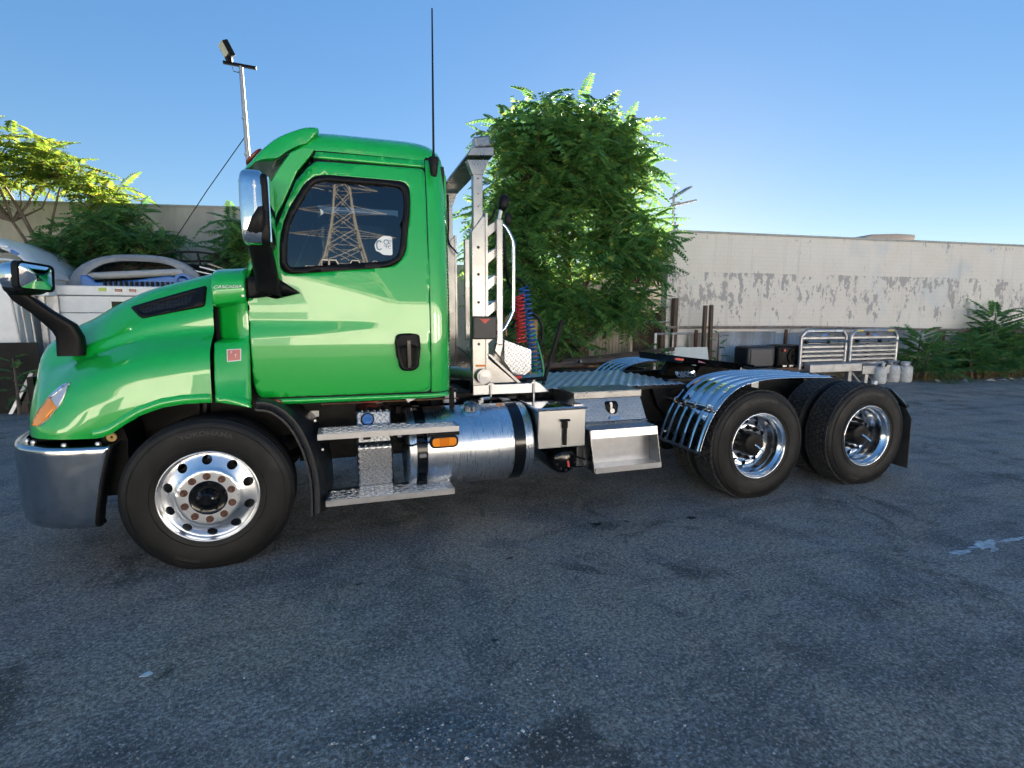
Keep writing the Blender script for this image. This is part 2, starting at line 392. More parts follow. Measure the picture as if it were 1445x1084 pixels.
def panel(outer, holes, f, step=.05, mb=None):
    """sheet over a polygon in (x,z) with holes; f(x,z) -> 3-d point"""
    outer = dens(outer, step); holes = [dens(h, step) for h in holes]
    vs = [Vector(p) for p in outer]; ed = [(i, (i + 1) % len(outer)) for i in range(len(outer))]
    for h in holes:
        n = len(vs); vs += [Vector(p) for p in h]; ed += [(n + i, n + (i + 1) % len(h)) for i in range(len(h))]
    xs = [p[0] for p in outer]; zs = [p[1] for p in outer]
    loops = [np.array(outer)] + [np.array(h) for h in holes]; allb = np.concatenate(loops)
    x = min(xs) + step / 2
    while x < max(xs):
        z = min(zs) + step / 2
        while z < max(zs):
            if np.min((allb[:, 0] - x)**2 + (allb[:, 1] - z)**2) > (step * .45)**2 and inpoly((x, z), outer) and not any(inpoly((x, z), h) for h in holes): vs.append(Vector((x, z)))
            z += step
        x += step
    V, E_, F, _, _, _ = delaunay_2d_cdt(vs, ed, [], 0, 1e-6)
    mb = mb or MB(); keep = []
    for fc in F:
        c = sum((V[i] for i in fc), Vector((0, 0))) / len(fc)
        if inpoly(c, outer) and not any(inpoly(c, h) for h in holes): keep.append(tuple(fc))
    return mb.raw([f(p[0], p[1]) for p in V], keep)
def text_mesh(txt, size, shear=0, width=1.0, font_off=0):
    cu = bpy.data.curves.new('lettering', 'FONT'); cu.body = txt; cu.size = size; cu.align_x = 'CENTER'; cu.shear = shear; cu.offset = font_off
    o = bpy.data.objects.new('lettering', cu); COL.objects.link(o)
    dg = bpy.context.evaluated_depsgraph_get(); me = bpy.data.meshes.new_from_object(o.evaluated_get(dg))
    vs = [(p.co.x * width, p.co.y) for p in me.vertices]; fs = [tuple(p.vertices) for p in me.polygons]
    bpy.data.objects.remove(o); bpy.data.curves.remove(cu); bpy.data.meshes.remove(me)
    return vs, fs
def superbox(mb, c, d, e=4, n=14, rot=None):
    """rounded box (superellipsoid)"""
    P = []
    pw = lambda x: math.copysign(abs(x)**(2 / e), x)
    M = Euler(rot).to_matrix() if rot else None
    for i in range(2 * n):
        w = 2 * math.pi * i / (2 * n); row = []
        for j in range(n + 1):
            q = -math.pi / 2 + math.pi * j / n
            p = Vector((pw(math.cos(q)) * pw(math.cos(w)) * d[0] / 2, pw(math.cos(q)) * pw(math.sin(w)) * d[1] / 2, pw(math.sin(q)) * d[2] / 2))
            if M: p = M @ p
            row.append(p + Vector(c))
        P.append(row)
    return mb.grid(P, True)

# ================================================================== SETTING
random.seed(4)
g = MB()
g.grid([[(x, y, 0) for y in (-900, -60, -20, 0, 20, 60, 900)] for x in (-900, -60, -20, 0, 20, 60, 900)])
struct(g.build('ground', ASPHALT, smooth=0))
# faded paint smear and drips on the asphalt
PAINTM = pm('worn_white_paint', (.75, .75, .74), .8, 0, (.3, .3, .3), 22)
OILM = pm('oil_drip', (.03, .03, .03), .5)
def blot(mb, cx, cy, rx, ry, z, rot=0, n=22, jag=.3):
    ring = []
    for k in range(n):
        w = 2 * math.pi * k / n; q = 1 + random.uniform(-jag, jag); a, c = rx * q * math.cos(w), ry * q * math.sin(w)
        ring.append((cx + a * math.cos(rot) - c * math.sin(rot), cy + a * math.sin(rot) + c * math.cos(rot), z))
    mb.raw(ring, [tuple(range(n))])
q = MB(); blot(q, 4.98, -1.335, .14, .022, .004, .05, 22, .5); blot(q, 5.27, -1.30, .13, .045, .004, .1, 22, .5); blot(q, 5.58, -1.31, .17, .022, .004, 0, 22, .5); blot(q, 5.25, -1.38, .05, .02, .004, .3)
o = q.build('paint_smear', PAINTM, smooth=0); struct(o)
for i, (x, y, s) in enumerate([(1.9, -.45, .03), (2.75, -.1, .045), (3.0, -.12, .025), (3.55, -.22, .04), (1.55, -1.3, .02), (.9, -.5, .02)]):
    q = MB(); blot(q, x, y, s, s * .6, .004); struct(q.build('oil_stain', OILM, smooth=0))

# loose grit
def pebbles(n, xr, yr, s0, s1, seed):
    rg = random.Random(seed); q = MB()
    for _ in range(n):
        x, y, s = rg.uniform(*xr), rg.uniform(*yr), rg.uniform(s0, s1)
        a = rg.uniform(0, 6.28); vs = []
        for k in range(4): w = a + k * 1.571 + rg.uniform(-.4, .4); r = s * rg.uniform(.7, 1.2); vs.append((x + r * math.cos(w), y + r * math.sin(w), s * rg.uniform(.1, .35)))
        vs += [(x, y, s * rg.uniform(.6, .95)), (x, y, 0)]
        q.raw(vs, [(0, 1, 4), (1, 2, 4), (2, 3, 4), (3, 0, 4), (1, 0, 5), (2, 1, 5), (3, 2, 5), (0, 3, 5)])
    return q
GRIT = pm('grit', (.2, .2, .2), .8, 0, (.08, .08, .08), 30)
m_, t_, b_ = nodes('grit_mixed'); gg = N(t_, 'NewGeometry'); t_.links.new(ramp(t_, gg.outputs['Random Per Island'], [(0, (.06, .058, .055)), (.55, (.2, .19, .175)), (.9, (.38, .36, .33)), (1, (.6, .6, .6))]), b_.inputs['Base Color']); b_.inputs['Roughness'].default_value = .8
q = pebbles(2600, (-1.6, 4.6), (-3.0, -.3), .0025, .007, 3); qq = pebbles(500, (.9, 2.4), (-2.75, -1.5), .003, .009, 5); q.raw(qq.v, qq.f)
qq = pebbles(900, (2, 12), (-2.0, 4), .004, .011, 6); q.raw(qq.v, qq.f)
for k, (px_, py_, sx_, sy_, n_) in enumerate(((1.8, -1.36, .10, .16, 170), (1.19, -1.83, .14, .07, 170), (1.38, -1.88, .12, .06, 130), (.85, -1.76, .14, .06, 120), (4.03, -1.5, .2, .1, 120), (.4, -1.3, .5, .2, 90))):
    rq = random.Random(50 + k)
    for _ in range(n_): qq = pebbles(1, (px_ + rq.gauss(0, sx_),) * 2, (py_ + rq.gauss(0, sy_),) * 2, .003, .008 if rq.random() < .9 else .012, rq.random()); q.raw(qq.v, qq.f)
o = q.build('loose_grit', MATS['grit_mixed'], smooth=0, fixn=False); o['kind'] = 'stuff'; o['label'] = 'loose grit scattered over the asphalt'
q = MB(); q.raw([(-.09, -1.06, .003), (-.05, -1.075, .008), (-.035, -1.05, .003), (-.055, -1.04, .010), (-.08, -1.045, .004)], [(0, 1, 2, 3, 4)])
tag(q.build('plastic_scrap', pm('scrap_plastic', (.55, .62, .68), .4), smooth=0, solid=.002), 'small pale scrap of plastic lying on the bare asphalt', 'litter')

# ---------------- back wall on the right
wd = Vector((.9965, -.0837, 0)); wn = Vector((-.0837, -.9965, 0)); W0 = Vector((8.47, 7.46, 0))
def WP(s, d, z): p = W0 + wd * s + wn * d; return (p.x, p.y, z)      # s along the wall, d out of it towards the yard
WROT = math.atan2(wd.y, wd.x)
wr = empty('building_wall', WP(0, 0, 0), 'long cream block wall with peeling paint behind the yard', 'wall', world=False); wr.rotation_euler.z = WROT
local(MB().bb((0, 0, 0), (34, .3, 3.70)).build('wall', PEEL, None, 0), wr)
local(MB().bb((-.02, -.025, 3.68), (34, .33, 3.735)).build('coping', pm('coping_metal', (.4, .4, .38), .6, 0, (.3, .3, .29), 5), None, 0, bevel=.006), wr)
q = MB(); q.prism([(5.95, 3.735), (8.0, 3.735), (8.0, 3.97), (7.4, 3.98), (6.5, 3.93)], .5, 1.6)
local(q.build('roof_unit', pm('roof_unit_grey', (.22, .2, .19), .7), None, 0, bevel=.01), wr)
# corrugated sheets and rail along the foot of the wall
def corr(mb, x0, x1, z0, z1, y, pitch=.075, amp=.011, n=6, jag=0):
    k = int((x1 - x0) / pitch * n); P = []
    for i in range(k + 1):
        x = x0 + (x1 - x0) * i / k; yy = y + amp * math.sin(2 * math.pi * x / pitch); P.append([(x, yy, z0), (x, yy, z1)])
    return mb.grid(P)
fr_ = empty('corrugated_fence', WP(0, .1, 0), 'low corrugated metal sheeting with a pipe rail along the cream wall', 'fence', world=False); fr_.rotation_euler.z = WROT
x = .55; i = 0
while x < 19:
    w = .86; q = MB(); corr(q, x, x + w - .01, .02, 1.26 + random.uniform(-.03, .03), -.03 - .012 * (i % 2))
    o = local(q.build('corrugated_sheet', CORR if i % 5 else TANCORR, None, 60, solid=.003), fr_); x += w - .03; i += 1
local(MB().tube([(-.1, -.12, 1.39), (4, -.12, 1.385), (8, -.12, 1.30), (12, -.12, 1.26), (20, -.12, 1.26)], .034, 8).build('rail', pm('rusty_rail', (.3, .27, .24), .7, .2, (.17, .11, .08), 12), None), fr_)
for x in (.7, 3.3, 5.9, 8.5, 11.1, 13.7): local(MB().bb((x, -.10, 0), (x + .07, -.06, 1.33)).build('post', RUST, None, 0), fr_)

# two timber posts, white board, black boxes
for s, hh, rr in ((.78, 1.92, .01), (.98, 1.93, -.012)):
    q = MB(); q.box((0, 0, hh / 2), (.075, .09, hh)); o = q.build('timber_post', WOOD, smooth=0, bevel=.006); o.location = WP(s, .42, 0); o.rotation_euler = (0, rr, WROT)
    tag(o, 'weathered timber post rising next to the pale white board' if rr > 0 else 'weathered timber post between its twin and the weedy shoot', 'post', 'timber posts against the sheeting')
q = MB(); q.box((0, 0, .24), (1.08, .03, .48)); o = q.build('white_board', pm('white_board_paint', (.62, .66, .62), .5, 0, (.54, .57, .54), 3), smooth=0, bevel=.006); o.location = (8.42, 6.45, .48); o.rotation_euler = (R(-14), 0, R(-6))
tag(o, 'pale white board leaning behind the fifth wheel coupling', 'board')
q = MB()
for k in range(5): q.box((8.0 + k * .22, 6.5 + (k % 2) * .05, .24), (.2, .4, .48))
tag(q.build('block_stack', pm('concrete_block', (.25, .24, .23), .9, 0, (.18, .17, .17), 12, 0, .4, 60), smooth=0, bevel=.01), 'low row of grey blocks under the white board', 'blocks')
bx = empty('black_cabinet', (10.15, 6.25, 0), 'plain black tool cabinet with rounded corners on a low shelf', 'cabinet')
q = MB(); superbox(q, (10.2, 6.35, .71), (.82, .5, .52), 9); q.build('body', pm('black_cabinet_paint', (.012, .014, .02), .4, rvar=.1), bx, 50)
q = MB(); q.bb((9.86, 6.085, .50), (10.5, 6.10, .90)); q.build('door', pm('cabinet_door_navy', (.012, .018, .035), .35), bx, 0, bevel=.03)
bx = empty('generator', (11.1, 6.25, 0), 'black open-framed machine with fan guard next to the tool cabinet', 'machine')
q = MB(); superbox(q, (11.15, 6.4, .70), (.86, .5, .56), 8); q.build('housing', CHAS, bx, 50)
q = MB(); q.lathe([(.20, 0), (.20, -.03), (.17, -.03), (.17, 0)], (11.2, 6.15, .70), 'y', 28, True)
for k in range(8): w = k * math.pi / 8; q.tube([(11.2 + .19 * math.cos(w), 6.13, .70 + .19 * math.sin(w)), (11.2 - .19 * math.cos(w), 6.13, .70 - .19 * math.sin(w))], .006, 5)
q.build('fan_guard', ZINC and CHAS, bx)
MB().tube([(10.86, 6.14, .86), (10.86, 6.10, .86)], .035, 12).build('red_knob', REDD, bx)
for k in range(3):
    MB().bb((10.85 + .2 * k, 6.12, .46), (10.97 + .2 * k, 6.15, .50)).build('latch', ZINC, bx, 0)
sh = empty('steel_shelf', (10.6, 6.4, 0), 'low rusty steel bench carrying the black cabinet and machine', 'bench')
MB().bb((9.7, 6.05, .40), (11.65, 6.75, .44)).build('top', RUST, sh, 0)
for x in (9.75, 10.6, 11.6):
    for y in (6.1, 6.7): MB().bb((x - .03, y - .03, 0), (x + .03, y + .03, .40)).build('leg', RUST, sh, 0)

# aluminium headache racks standing by the wall
def yard_rack(name, x0, x1, cut, label):
    y = 6.05; zt = 1.315; z0 = .40; rt_ = empty(name, ((x0 + x1) / 2, y, 0), label, 'rack', 'aluminium racks by the wall')
    c = .13 if cut else .2
    fr = [(x0, y, z0), (x0, y, zt - c)]
    if cut: fr += [(x0 + c * .95, y, zt), (x1 - c * .95, y, zt)]
    else: fr += [(x0 + c * (1 - math.cos(w)), y, zt - c + c * math.sin(w)) for w in [k * math.pi / 16 for k in range(1, 9)]] + [(x1 - c + c * math.sin(w), y, zt - c + c * math.cos(w)) for w in [k * math.pi / 16 for k in range(0, 8)]]
    fr += [(x1, y, zt - c), (x1, y, z0)]
    MB().tube(fr, .045, 10).build('frame', ALUD, rt_)
    zs = np.linspace(z0 + .04, zt - .12, 8)
    for k in range(7):
        a, b = zs[k] + .012, zs[k + 1] - .012
        MB().prism([(y + .03, a), (y - .012, a + .02), (y - .012, b - .02), (y + .03, b)], x0 + .04, x1 - .04, 'yz').build('slat', ALUD, rt_, 0)
    for xx in (x0 + .3 * (x1 - x0), x0 + .78 * (x1 - x0)):
        o = MB().tube([(xx - .32, y - .07, zt - .26), (xx + .32, y - .07, zt - .26)], .03, 8).build('chain_hook_bar', ALUB, rt_)
        MB().box((xx - .34, y - .07, zt - .26), (.06, .08, .075)).build('bracket', BLACK, rt_, 0)
    for xx, mm in ((x0 + .24, WHITE if cut else YEL), (x1 - .28, WHITE if cut else YEL)):
        MB().bb((xx - .1, y - .05, zt - .02), (xx + .1, y - .046, zt + .02)).build('reflective_strip', mm, rt_, 0)
    MB().bb(((x0 + x1) / 2 - .09, y - .02, zt - .13), ((x0 + x1) / 2 + .09, y - .015, zt - .08)).build('maker_plate', BLUE, rt_, 0)
    # cabinet tray along the foot
    q = MB(); xa, xb = (x0 + .1, x1 + .35) if cut else (x0 + .2, x0 + 1.12)
    q.prism([(y - .22, .33 if cut else .24), (y - .05, .33 if cut else .24), (y - .05, .56 if cut else .48), (y - .22, .52 if cut else .45)], xa, xb, 'yz'); q.build('tray', ALUD, rt_, 0, bevel=.008)
    for xx in (xa + .12, xb - .4):
        MB().bb((xx, y - .2, 0), (xx + .1, y - .1, .34 if cut else .25)).build('leg', ALUD, rt_, 0)
        MB().tube([(xx + .12, y - .15, .3 if cut else .22), (xx + .5, y - .12, .02)], .03, 7).build('brace', ALUD, rt_)
    return rt_
yard_rack('headache_rack', 11.28, 12.68, True, 'aluminium truck rack with chamfered top corners and white strips standing by the wall')
yard_rack('headache_rack', 12.86, 14.42, False, 'aluminium truck rack with rounded top corners and yellow strips standing by the wall')
MB_ = MB().bb((12.9, 5.38, 0), (13.0, 5.46, .13)); tag(MB_.build('white_block', WHITE, smooth=0, bevel=.006), 'small white block on the asphalt in front of the racks', 'block')

# gas cylinders
def cylinder(x, y, s, rot, label):
    rt_ = empty('gas_cylinder', (x, y, 0), label, 'gas cylinder', 'gas cylinders by the racks')
    r = .155 * s; hb = .40 * s
    MB().lathe([(0, .012), (r * .9, .012), (r, .05), (r, hb - .06), (r * .9, hb - .01), (r * .6, hb + .02), (0, hb + .03)], (x, y, 0), 'z', 32).build('body', CYLP, rt_, 60)
    MB().lathe([(r * .8, 0), (r * .84, 0), (r * .84, .04), (r * .8, .04)], (x, y, 0), 'z', 28, True).build('foot_ring', CYLP, rt_)
    q = MB(); P = []
    rc = r * .72
    for k in range(25):
        w = rot + R(-140) + R(280) * k / 24; low = .05 if (k // 3) % 4 != 2 else .1
        P.append([(x + rc * math.cos(w), y + rc * math.sin(w), hb - .01), (x + rc * math.cos(w), y + rc * math.sin(w), hb + .12 * s)])
    q.grid(P); q.build('collar', CYLP, rt_, 60, solid=.006)
    q = MB(); q.tube([(x, y, hb), (x, y, hb + .07)], .018, 10); q.tube([(x - .05, y, hb + .07), (x + .05, y, hb + .07)], .014, 8); q.build('valve', RUST, rt_)
    w = rot + R(180)
    q = MB(); q.box((x + rc * math.cos(-1.2), y + rc * math.sin(-1.2) - .012, hb + .06), (.06, .01, .06)); q.build('collar_opening', BLACK, rt_, 0)
cylinder(13.62, 5.82, 1.0, .3, 'grey white gas cylinder with a dented body standing alone by the racks')
cylinder(14.25, 5.95, 1.05, 1.2, 'rust streaked grey gas cylinder between the other two cylinders')
cylinder(14.58, 5.86, 1.0, 2.0, 'pale gas cylinder beside the green sapling')

# ---------------- grey wall behind the trees on the left
d2 = Vector((.984, -.178, 0)); A0 = Vector((-6.63, 12.0, 0)); r2_ = math.atan2(d2.y, d2.x)
wl = empty('yard_wall', tuple(A0), 'stained grey rendered wall behind the leafy trees', 'wall', world=False); wl.rotation_euler.z = r2_
local(MB().bb((-24, 0, 0), (7.2, .3, 4.27)).build('wall', GREYWALL, None, 0), wl)
local(MB().bb((-24, -.02, 4.27), (7.2, .32, 4.33)).build('coping', pm('grey_coping', (.3, .29, .27), .8), None, 0), wl)
local(MB().bb((7.2, .02, 0), (18.5, .28, 3.0)).build('sun_block_wall', GREYWALL, None, 0), wl)  # added wall stretch, put in to keep low sun off the ground

# ---------------- fence and clutter below the big tree
def slatfence():
    rt_ = empty('slatted_fence', (8.0, 8.1, 0), 'chain-link gate filled with slanting brown slats beside the cream wall', 'fence')
    MB().tube([(7.2, 8.1, 3.43), (9.0, 7.75, 3.46)], .025, 8).build('rail', PIPEW, rt_)
    MB().tube([(9.0, 7.75, 0), (9.0, 7.75, 3.5)], .03, 8).build('post', PIPEW, rt_); MB().tube([(8.72, 7.85, 0), (8.86, 7.8, 4.0)], .022, 8).build('pole', PIPEW, rt_)
    MB().tube([(7.2, 8.1, 2.3), (9.0, 7.75, 2.33)], .02, 8).build('rail', PIPEW, rt_)
    for k in range(22):
        x = 7.2 + k * .08; o = MB().box((x, 8.06 - (x - 7.2) * .195, 2.9), (.05, .012, 1.1), (0, R(-28), 0)).build('slat', BROWN, rt_, 0)
slatfence()
for x, y, h_, a in ((8.62, 7.35, 2.1, .01), (8.4, 7.5, 1.9, -.02)):
    o = MB().box((0, 0, h_ / 2), (.13, .1, h_)).build('wooden_fence_post', WOOD, smooth=0, bevel=.006); o.location = (x, y, 0); o.rotation_euler = (0, a, .2)
    tag(o, 'taller brown wooden fence post at the corner of the cream wall' if a > 0 else 'shorter brown wooden fence post half hidden by the big tree', 'post', 'wooden fence posts by the tree')
ct = empty('sheet_fence', (6.9, 8.0, 0), 'tan corrugated sheets and brown boards under the big tree', 'fence')
q = MB(); corr(q, 6.75, 7.75, .25, 1.75, 7.9, .09, .014); q.build('corrugated_sheet', TANCORR, ct, 60, solid=.003)
for k in range(9):
    x = 4.1 + k * .3; MB().box((x, 8.0, .95), (.285, .03, 1.55 + .1 * math.sin(k * 7))).build('board', WOOD, ct, 0)
for k in range(4): MB().box((7.95 + k * .2, 7.95, .9), (.19, .03, 1.7)).build('board', WOOD, ct, 0)
MB().tube([(7.3, 7.6, 1.5), (8.6, 7.4, 1.52)], .022, 8).build('pipe_rail', PIPEW, ct)
wp = empty('pipe_frame', (8.0, 6.6, 0), 'white pipe frame standing near the fence posts', 'frame')
MB().tube([(7.62, 6.6, 0), (7.62, 6.6, 1.28)], .03, 8).build('upright', WHITE, wp); MB().tube([(7.62, 6.6, 1.26), (8.55, 6.5, 1.27)], .025, 8).build('crossbar', PIPEW, wp); MB().tube([(8.15, 6.55, 1.27), (8.25, 6.55, 1.6)], .012, 6).build('rod', PIPEW, wp); MB().tube([(8.05, 6.55, 0), (8.05, 6.55, 1.27)], .02, 6).build('upright', PIPEW, wp)
SCRAP = pm('scrap_steel', (.045, .042, .045), .55, .4, (.09, .07, .06), 6, .1, .2, 40)
rg = random.Random(12)
for k in range(15):
    L_ = rg.uniform(1.3, 3.0); x = rg.uniform(3.9, 6.4); y = rg.uniform(5.2, 6.9); z = .06 + .055 * k; tilt = rg.uniform(-.06, .06)
    q = MB(); w_ = rg.uniform(.05, .09)
    if k % 3 == 0: q.tube([(-L_ / 2, 0, 0), (L_ / 2, 0, 0)], w_ * .6, 8)
    elif k % 3 == 1: q.prism([(-w_, -.05), (w_, -.05), (w_, -.035), (.008, -.035), (.008, .035), (w_, .035), (w_, .05), (-w_, .05), (-w_, .035), (-.008, .035), (-.008, -.035), (-w_, -.035)], -L_ / 2, L_ / 2, 'yz')
    else: q.prism([(-w_, 0), (w_, 0), (w_, .012), (-w_ + .012, .012), (-w_ + .012, .09), (-w_, .09)], -L_ / 2, L_ / 2, 'yz')
    o = q.build('scrap_beam', SCRAP if k % 4 else RUST, smooth=30); o.location = (x, y, min(z, .82)); o.rotation_euler = (rg.uniform(-.3, .3), tilt, rg.uniform(-.35, .25))
    tag(o, 'length of dark scrap steel in the heap below the big tree', 'scrap beam', 'scrap steel heap below the big tree')
o = MB().lathe([(0, -.02), (.045, -.02), (.05, 0), (.02, .02), (0, .022)], (0, 0, 0), 'y', 20).build('round_cap', CHROME); o.location = (5.05, 5.15, .83)
tag(o, 'small round bright metal cap on the scrap heap', 'cap')
o = MB().bb((10.75, 11.8, 0), (13, 13, 4.0)).build('orange_shed', ORANGE, smooth=0, bevel=.02); tag(o, 'orange shed showing behind the slatted fence', 'shed')
# twin flood lights on a mast at the end of the cream wall
fl = empty('twin_light_mast', (9.0, 8.0, 0), 'thin mast with two slanting light panels at the end of the cream wall', 'lamp post')
MB().tube([(8.98, 8.0, 0), (8.92, 8.0, 4.72)], .03, 8).build('mast', PIPEW, fl)
MB().box((9.12, 8.0, 4.75), (.55, .3, .04), (0, R(-32), 0)).build('light_panel', GPLAST, fl, 0, bevel=.008)
MB().box((9.2, 8.0, 4.5), (.62, .3, .04), (0, R(-14), 0)).build('light_panel', GPLAST, fl, 0, bevel=.008)
MB().tube([(8.92, 8.0, 4.5), (9.1, 8, 4.52)], .018, 6).build('arm', PIPEW, fl)

# ---------------- lamp pole and guy wire behind the cab
lp = empty('flood_light_pole', (-.72, 7.8, 0), 'tall grey pole with a single flood light on a crossbar above the cab', 'lamp post')
MB().tube([(-.66, 7.8, 0), (-.70, 7.8, 3.0), (-.755, 7.8, 6.28)], [.06, .05, .036], 12).build('pole', PIPEW, lp)
for z in (4.7, 5.35): MB().lathe([(.045, z), (.05, z), (.05, z + .03), (.045, z + .03)], (-.745, 7.8, 0), 'z', 14, True).build('joint', ZINC, lp)
MB().box((-.77, 7.8, 6.30), (.56, .06, .045), (0, R(3), 0)).build('crossbar', CHAS, lp, 0)
mtx = Matrix.Rotation(R(38), 3, 'Y') @ Matrix.Rotation(R(18), 3, 'X')
q = MB(); q.box((-.97, 7.78, 6.52), (.10, .30, .27), (R(0), R(-28), R(25))); q.build('flood_light', CHAS, lp, 0, bevel=.015)
q = MB(); q.box((-1.022, 7.755, 6.525), (.012, .24, .21), (R(0), R(-28), R(25))); q.build('lens', pm('flood_lens', (.6, .55, .42), .25), lp, 0)
q = MB(); q.box((-.93, 7.8, 6.36), (.08, .1, .1)); q.build('yoke', CHAS, lp, 0)
q = MB(); q.tube([(-.9, 7.8, 6.26), (-.88, 7.8, 6.18), (-.8, 7.8, 6.17), (-.76, 7.8, 6.24)], .008, 5); q.build('cable', BLACK, lp)
tag(MB().tube([(-.745, 7.8, 5.05), (-1.6, 8.5, 4.15), (-2.35, 9.1, 3.3)], .009, 5).build('guy_wire', BLACK), 'thin dark guy wire running down from the flood light pole', 'wire')

# ---------------- white truck body and loaded trailer on the left
wt = empty('white_truck', (-6.0, 8.4, 0), 'white work truck with a rounded cab roof parked by the trees', 'truck')
q = MB(); P = []
for y in (7.6, 7.66, 7.8, 9.4, 9.7, 9.8):
    e = {7.6: .12, 7.66: .05, 7.8: 0, 9.4: 0, 9.7: .05, 9.8: .12}[y]
    P.append([(x - 0, y, z - e * 1.0) for x, z in ((-8.5, 2.9), (-6.5, 3.02), (-5.4, 3.06), (-4.75, 3.0), (-4.35, 2.78), (-4.05, 2.42), (-3.95, 2.3))])
q.grid(P); q.bb((-8.5, 7.6, 2.0), (-4.0, 9.8, 2.4)); q.build('cab_roof', WPAINT, wt, 50, solid=.02)
q = MB(); q.prism([(-8.5, .8), (-4.42, .8), (-4.42, 2.42), (-8.5, 2.42)], 7.5, 9.8); q.build('side_panel', WPAINT, wt, 0, bevel=.02)
q = MB(); q.prism([(-7.2, 2.44), (-4.95, 2.44), (-5.15, 2.6), (-5.5, 2.76), (-7.2, 2.8)], 7.60, 7.63); q.build('window', GLOSSBLK, wt, 0)
q = MB(); q.prism([(-8.5, .35), (-4.5, .35), (-4.5, .8), (-8.5, .8)], 7.75, 9.6); q.build('underframe', CHAS, wt, 0)
for x in (-7.3, -4.95):
    q = MB(); q.lathe([(.18, .0), (.4, .0), (.44, .05), (.44, .2), (.4, .25), (.18, .25)], (x, 7.55, .44), 'y', 32, True); o = q.build('tyre', RUBBER, wt)
    MB().lathe([(0, .04), (.12, .03), (.19, .06), (.19, .12), (0, .12)], (x, 7.55, .44), 'y', 24).build('rim', ALUD, wt)
for z_, x1_ in ((2.86, -4.5), (2.60, -4.22)): MB().tube([(-8.5, 7.585, z_ - .02), (-6, 7.585, z_), (x1_ - .3, 7.60, z_), (x1_, 7.63, z_ - .05)], .022, 7).build('drip_rail', WPAINT, wt)
MB().box((-4.42, 7.62, 2.72), (.12, .05, .05), (0, R(35), 0)).build('clearance_lamp', BLUE, wt, 0, bevel=.01)
MB().bb((-8.5, 7.485, 2.36), (-4.42, 7.5, 2.42)).build('beltline_trim', pm('yellowed_trim', (.5, .45, .35), .6), wt, 0)
tr = empty('dump_trailer', (-2.6, 8.6, 0), 'white panel-sided trailer heaped with salvaged parts behind the hood', 'trailer')
q = MB(); q.bb((-4.3, 7.9, .75), (-.4, 8.0, 1.08)); q.build('side_board', WPAINT, tr, 0, bevel=.008)
for k in range(3): MB().bb((-4.3, 7.9, 1.09 + .31 * k), (-.4, 8.0, 1.39 + .31 * k)).build('side_board', WPAINT, tr, 0, bevel=.01)
MB().bb((-4.32, 7.87, 2.02), (-.38, 8.03, 2.2)).build('top_rail', WPAINT, tr, 0, bevel=.02)
MB().bb((-4.3, 8.0, .75), (-4.22, 10, 2.15)).build('end_board', WPAINT, tr, 0); MB().bb((-.45, 8.0, .75), (-.4, 10, 2.15)).build('end_board', WPAINT, tr, 0)
MB().bb((-4.3, 9.92, .75), (-.4, 10, 2.15)).build('side_board', WPAINT, tr, 0); MB().bb((-4.3, 8, .7), (-.4, 10, .78)).build('floor', CHAS, tr, 0)
for x in (-4.25, -4.05, -1.0): MB().bb((x, 7.84, .75), (x + .07, 7.9, 2.02)).build('stake', ALUD, tr, 0)
for x, mm in ((-3.05, REDL), (-2.83, REDL), (-2.13, REDL)): MB().box((x, 7.862, 2.12), (.11, .02, .05)).build('marker_light', mm, tr, 0, bevel=.008)
MB().box((-3.3, 7.866, 2.13), (.12, .006, .06)).build('sticker', pm('lime_decal', (.5, .6, .1), .5), tr, 0)
q = MB(); q.bb((-4.0, 8.2, .4), (-.6, 9.7, .7)); q.build('frame', CHAS, tr, 0)
for x in (-3.2, -2.2):
    MB().lathe([(.18, .0), (.36, .0), (.4, .05), (.4, .2), (.36, .25), (.18, .25)], (x, 7.95, .4), 'y', 30, True).build('tyre', RUBBER, tr)
    MB().lathe([(0, .05), (.19, .05), (.19, .1), (0, .1)], (x, 7.95, .4), 'y', 20).build('rim', ALUD, tr)
# salvage in the trailer
def arch_pts(x0, x1, z0, zt, n=24, y=8.2, p=2.6):
    return [((x0 + x1) / 2 - (x1 - x0) / 2 * math.copysign(abs(math.cos(w))**(2 / p), math.cos(w)), y + .25 * math.sin(w), z0 + (zt - z0) * abs(math.sin(w))**(2 / p)) for w in [math.pi * k / n for k in range(n + 1)]]
q = MB(); a = arch_pts(-4.05, -1.7, 1.9, 2.84); P = []
for i, p in enumerate(a):
    w = math.pi * i / (len(a) - 1); th = .13 + .17 * (1 - math.sin(w)); c = Vector((-2.87, p[1], 1.9)); dr = (c - Vector(p)); dr.y = 0; dr.normalize()
    P.append([Vector(p) + Vector((0, .22, 0)), Vector(p) + Vector((0, .03, 0)), Vector(p) + dr * .03, Vector(p) + dr * th * .5 + Vector((0, -.03, 0)), Vector(p) + dr * th, Vector(p) + dr * th + Vector((0, .2, 0))])
tag(q.grid(P).build('bumper_cover', GPLAST, smooth=60, solid=.012), 'arched grey plastic bumper cover lying in the white trailer', 'bumper cover')
q = MB(); q.tube([(-3.7, 8.45, 2.40), (-2.1, 8.4, 2.52)], .07, 16); tag(q.build('grey_tube', pm('grey_tube', (.4, .4, .39), .5), smooth=60), 'thick grey tube laid across the load under the arched cover', 'tube')
q = MB(); o_ = [(-3.72, 2.0), (-3.72, 2.40), (-3.6, 2.40), (-3.5, 2.27), (-2.9, 2.32), (-2.3, 2.42), (-2.0, 2.38), (-1.8, 2.2), (-1.75, 2.0)]
q.prism(o_, 8.12, 8.2); tag(q.build('blue_crate', BLUE, smooth=0, bevel=.02), 'bright blue moulded plastic panel in the white trailer', 'plastic panel')
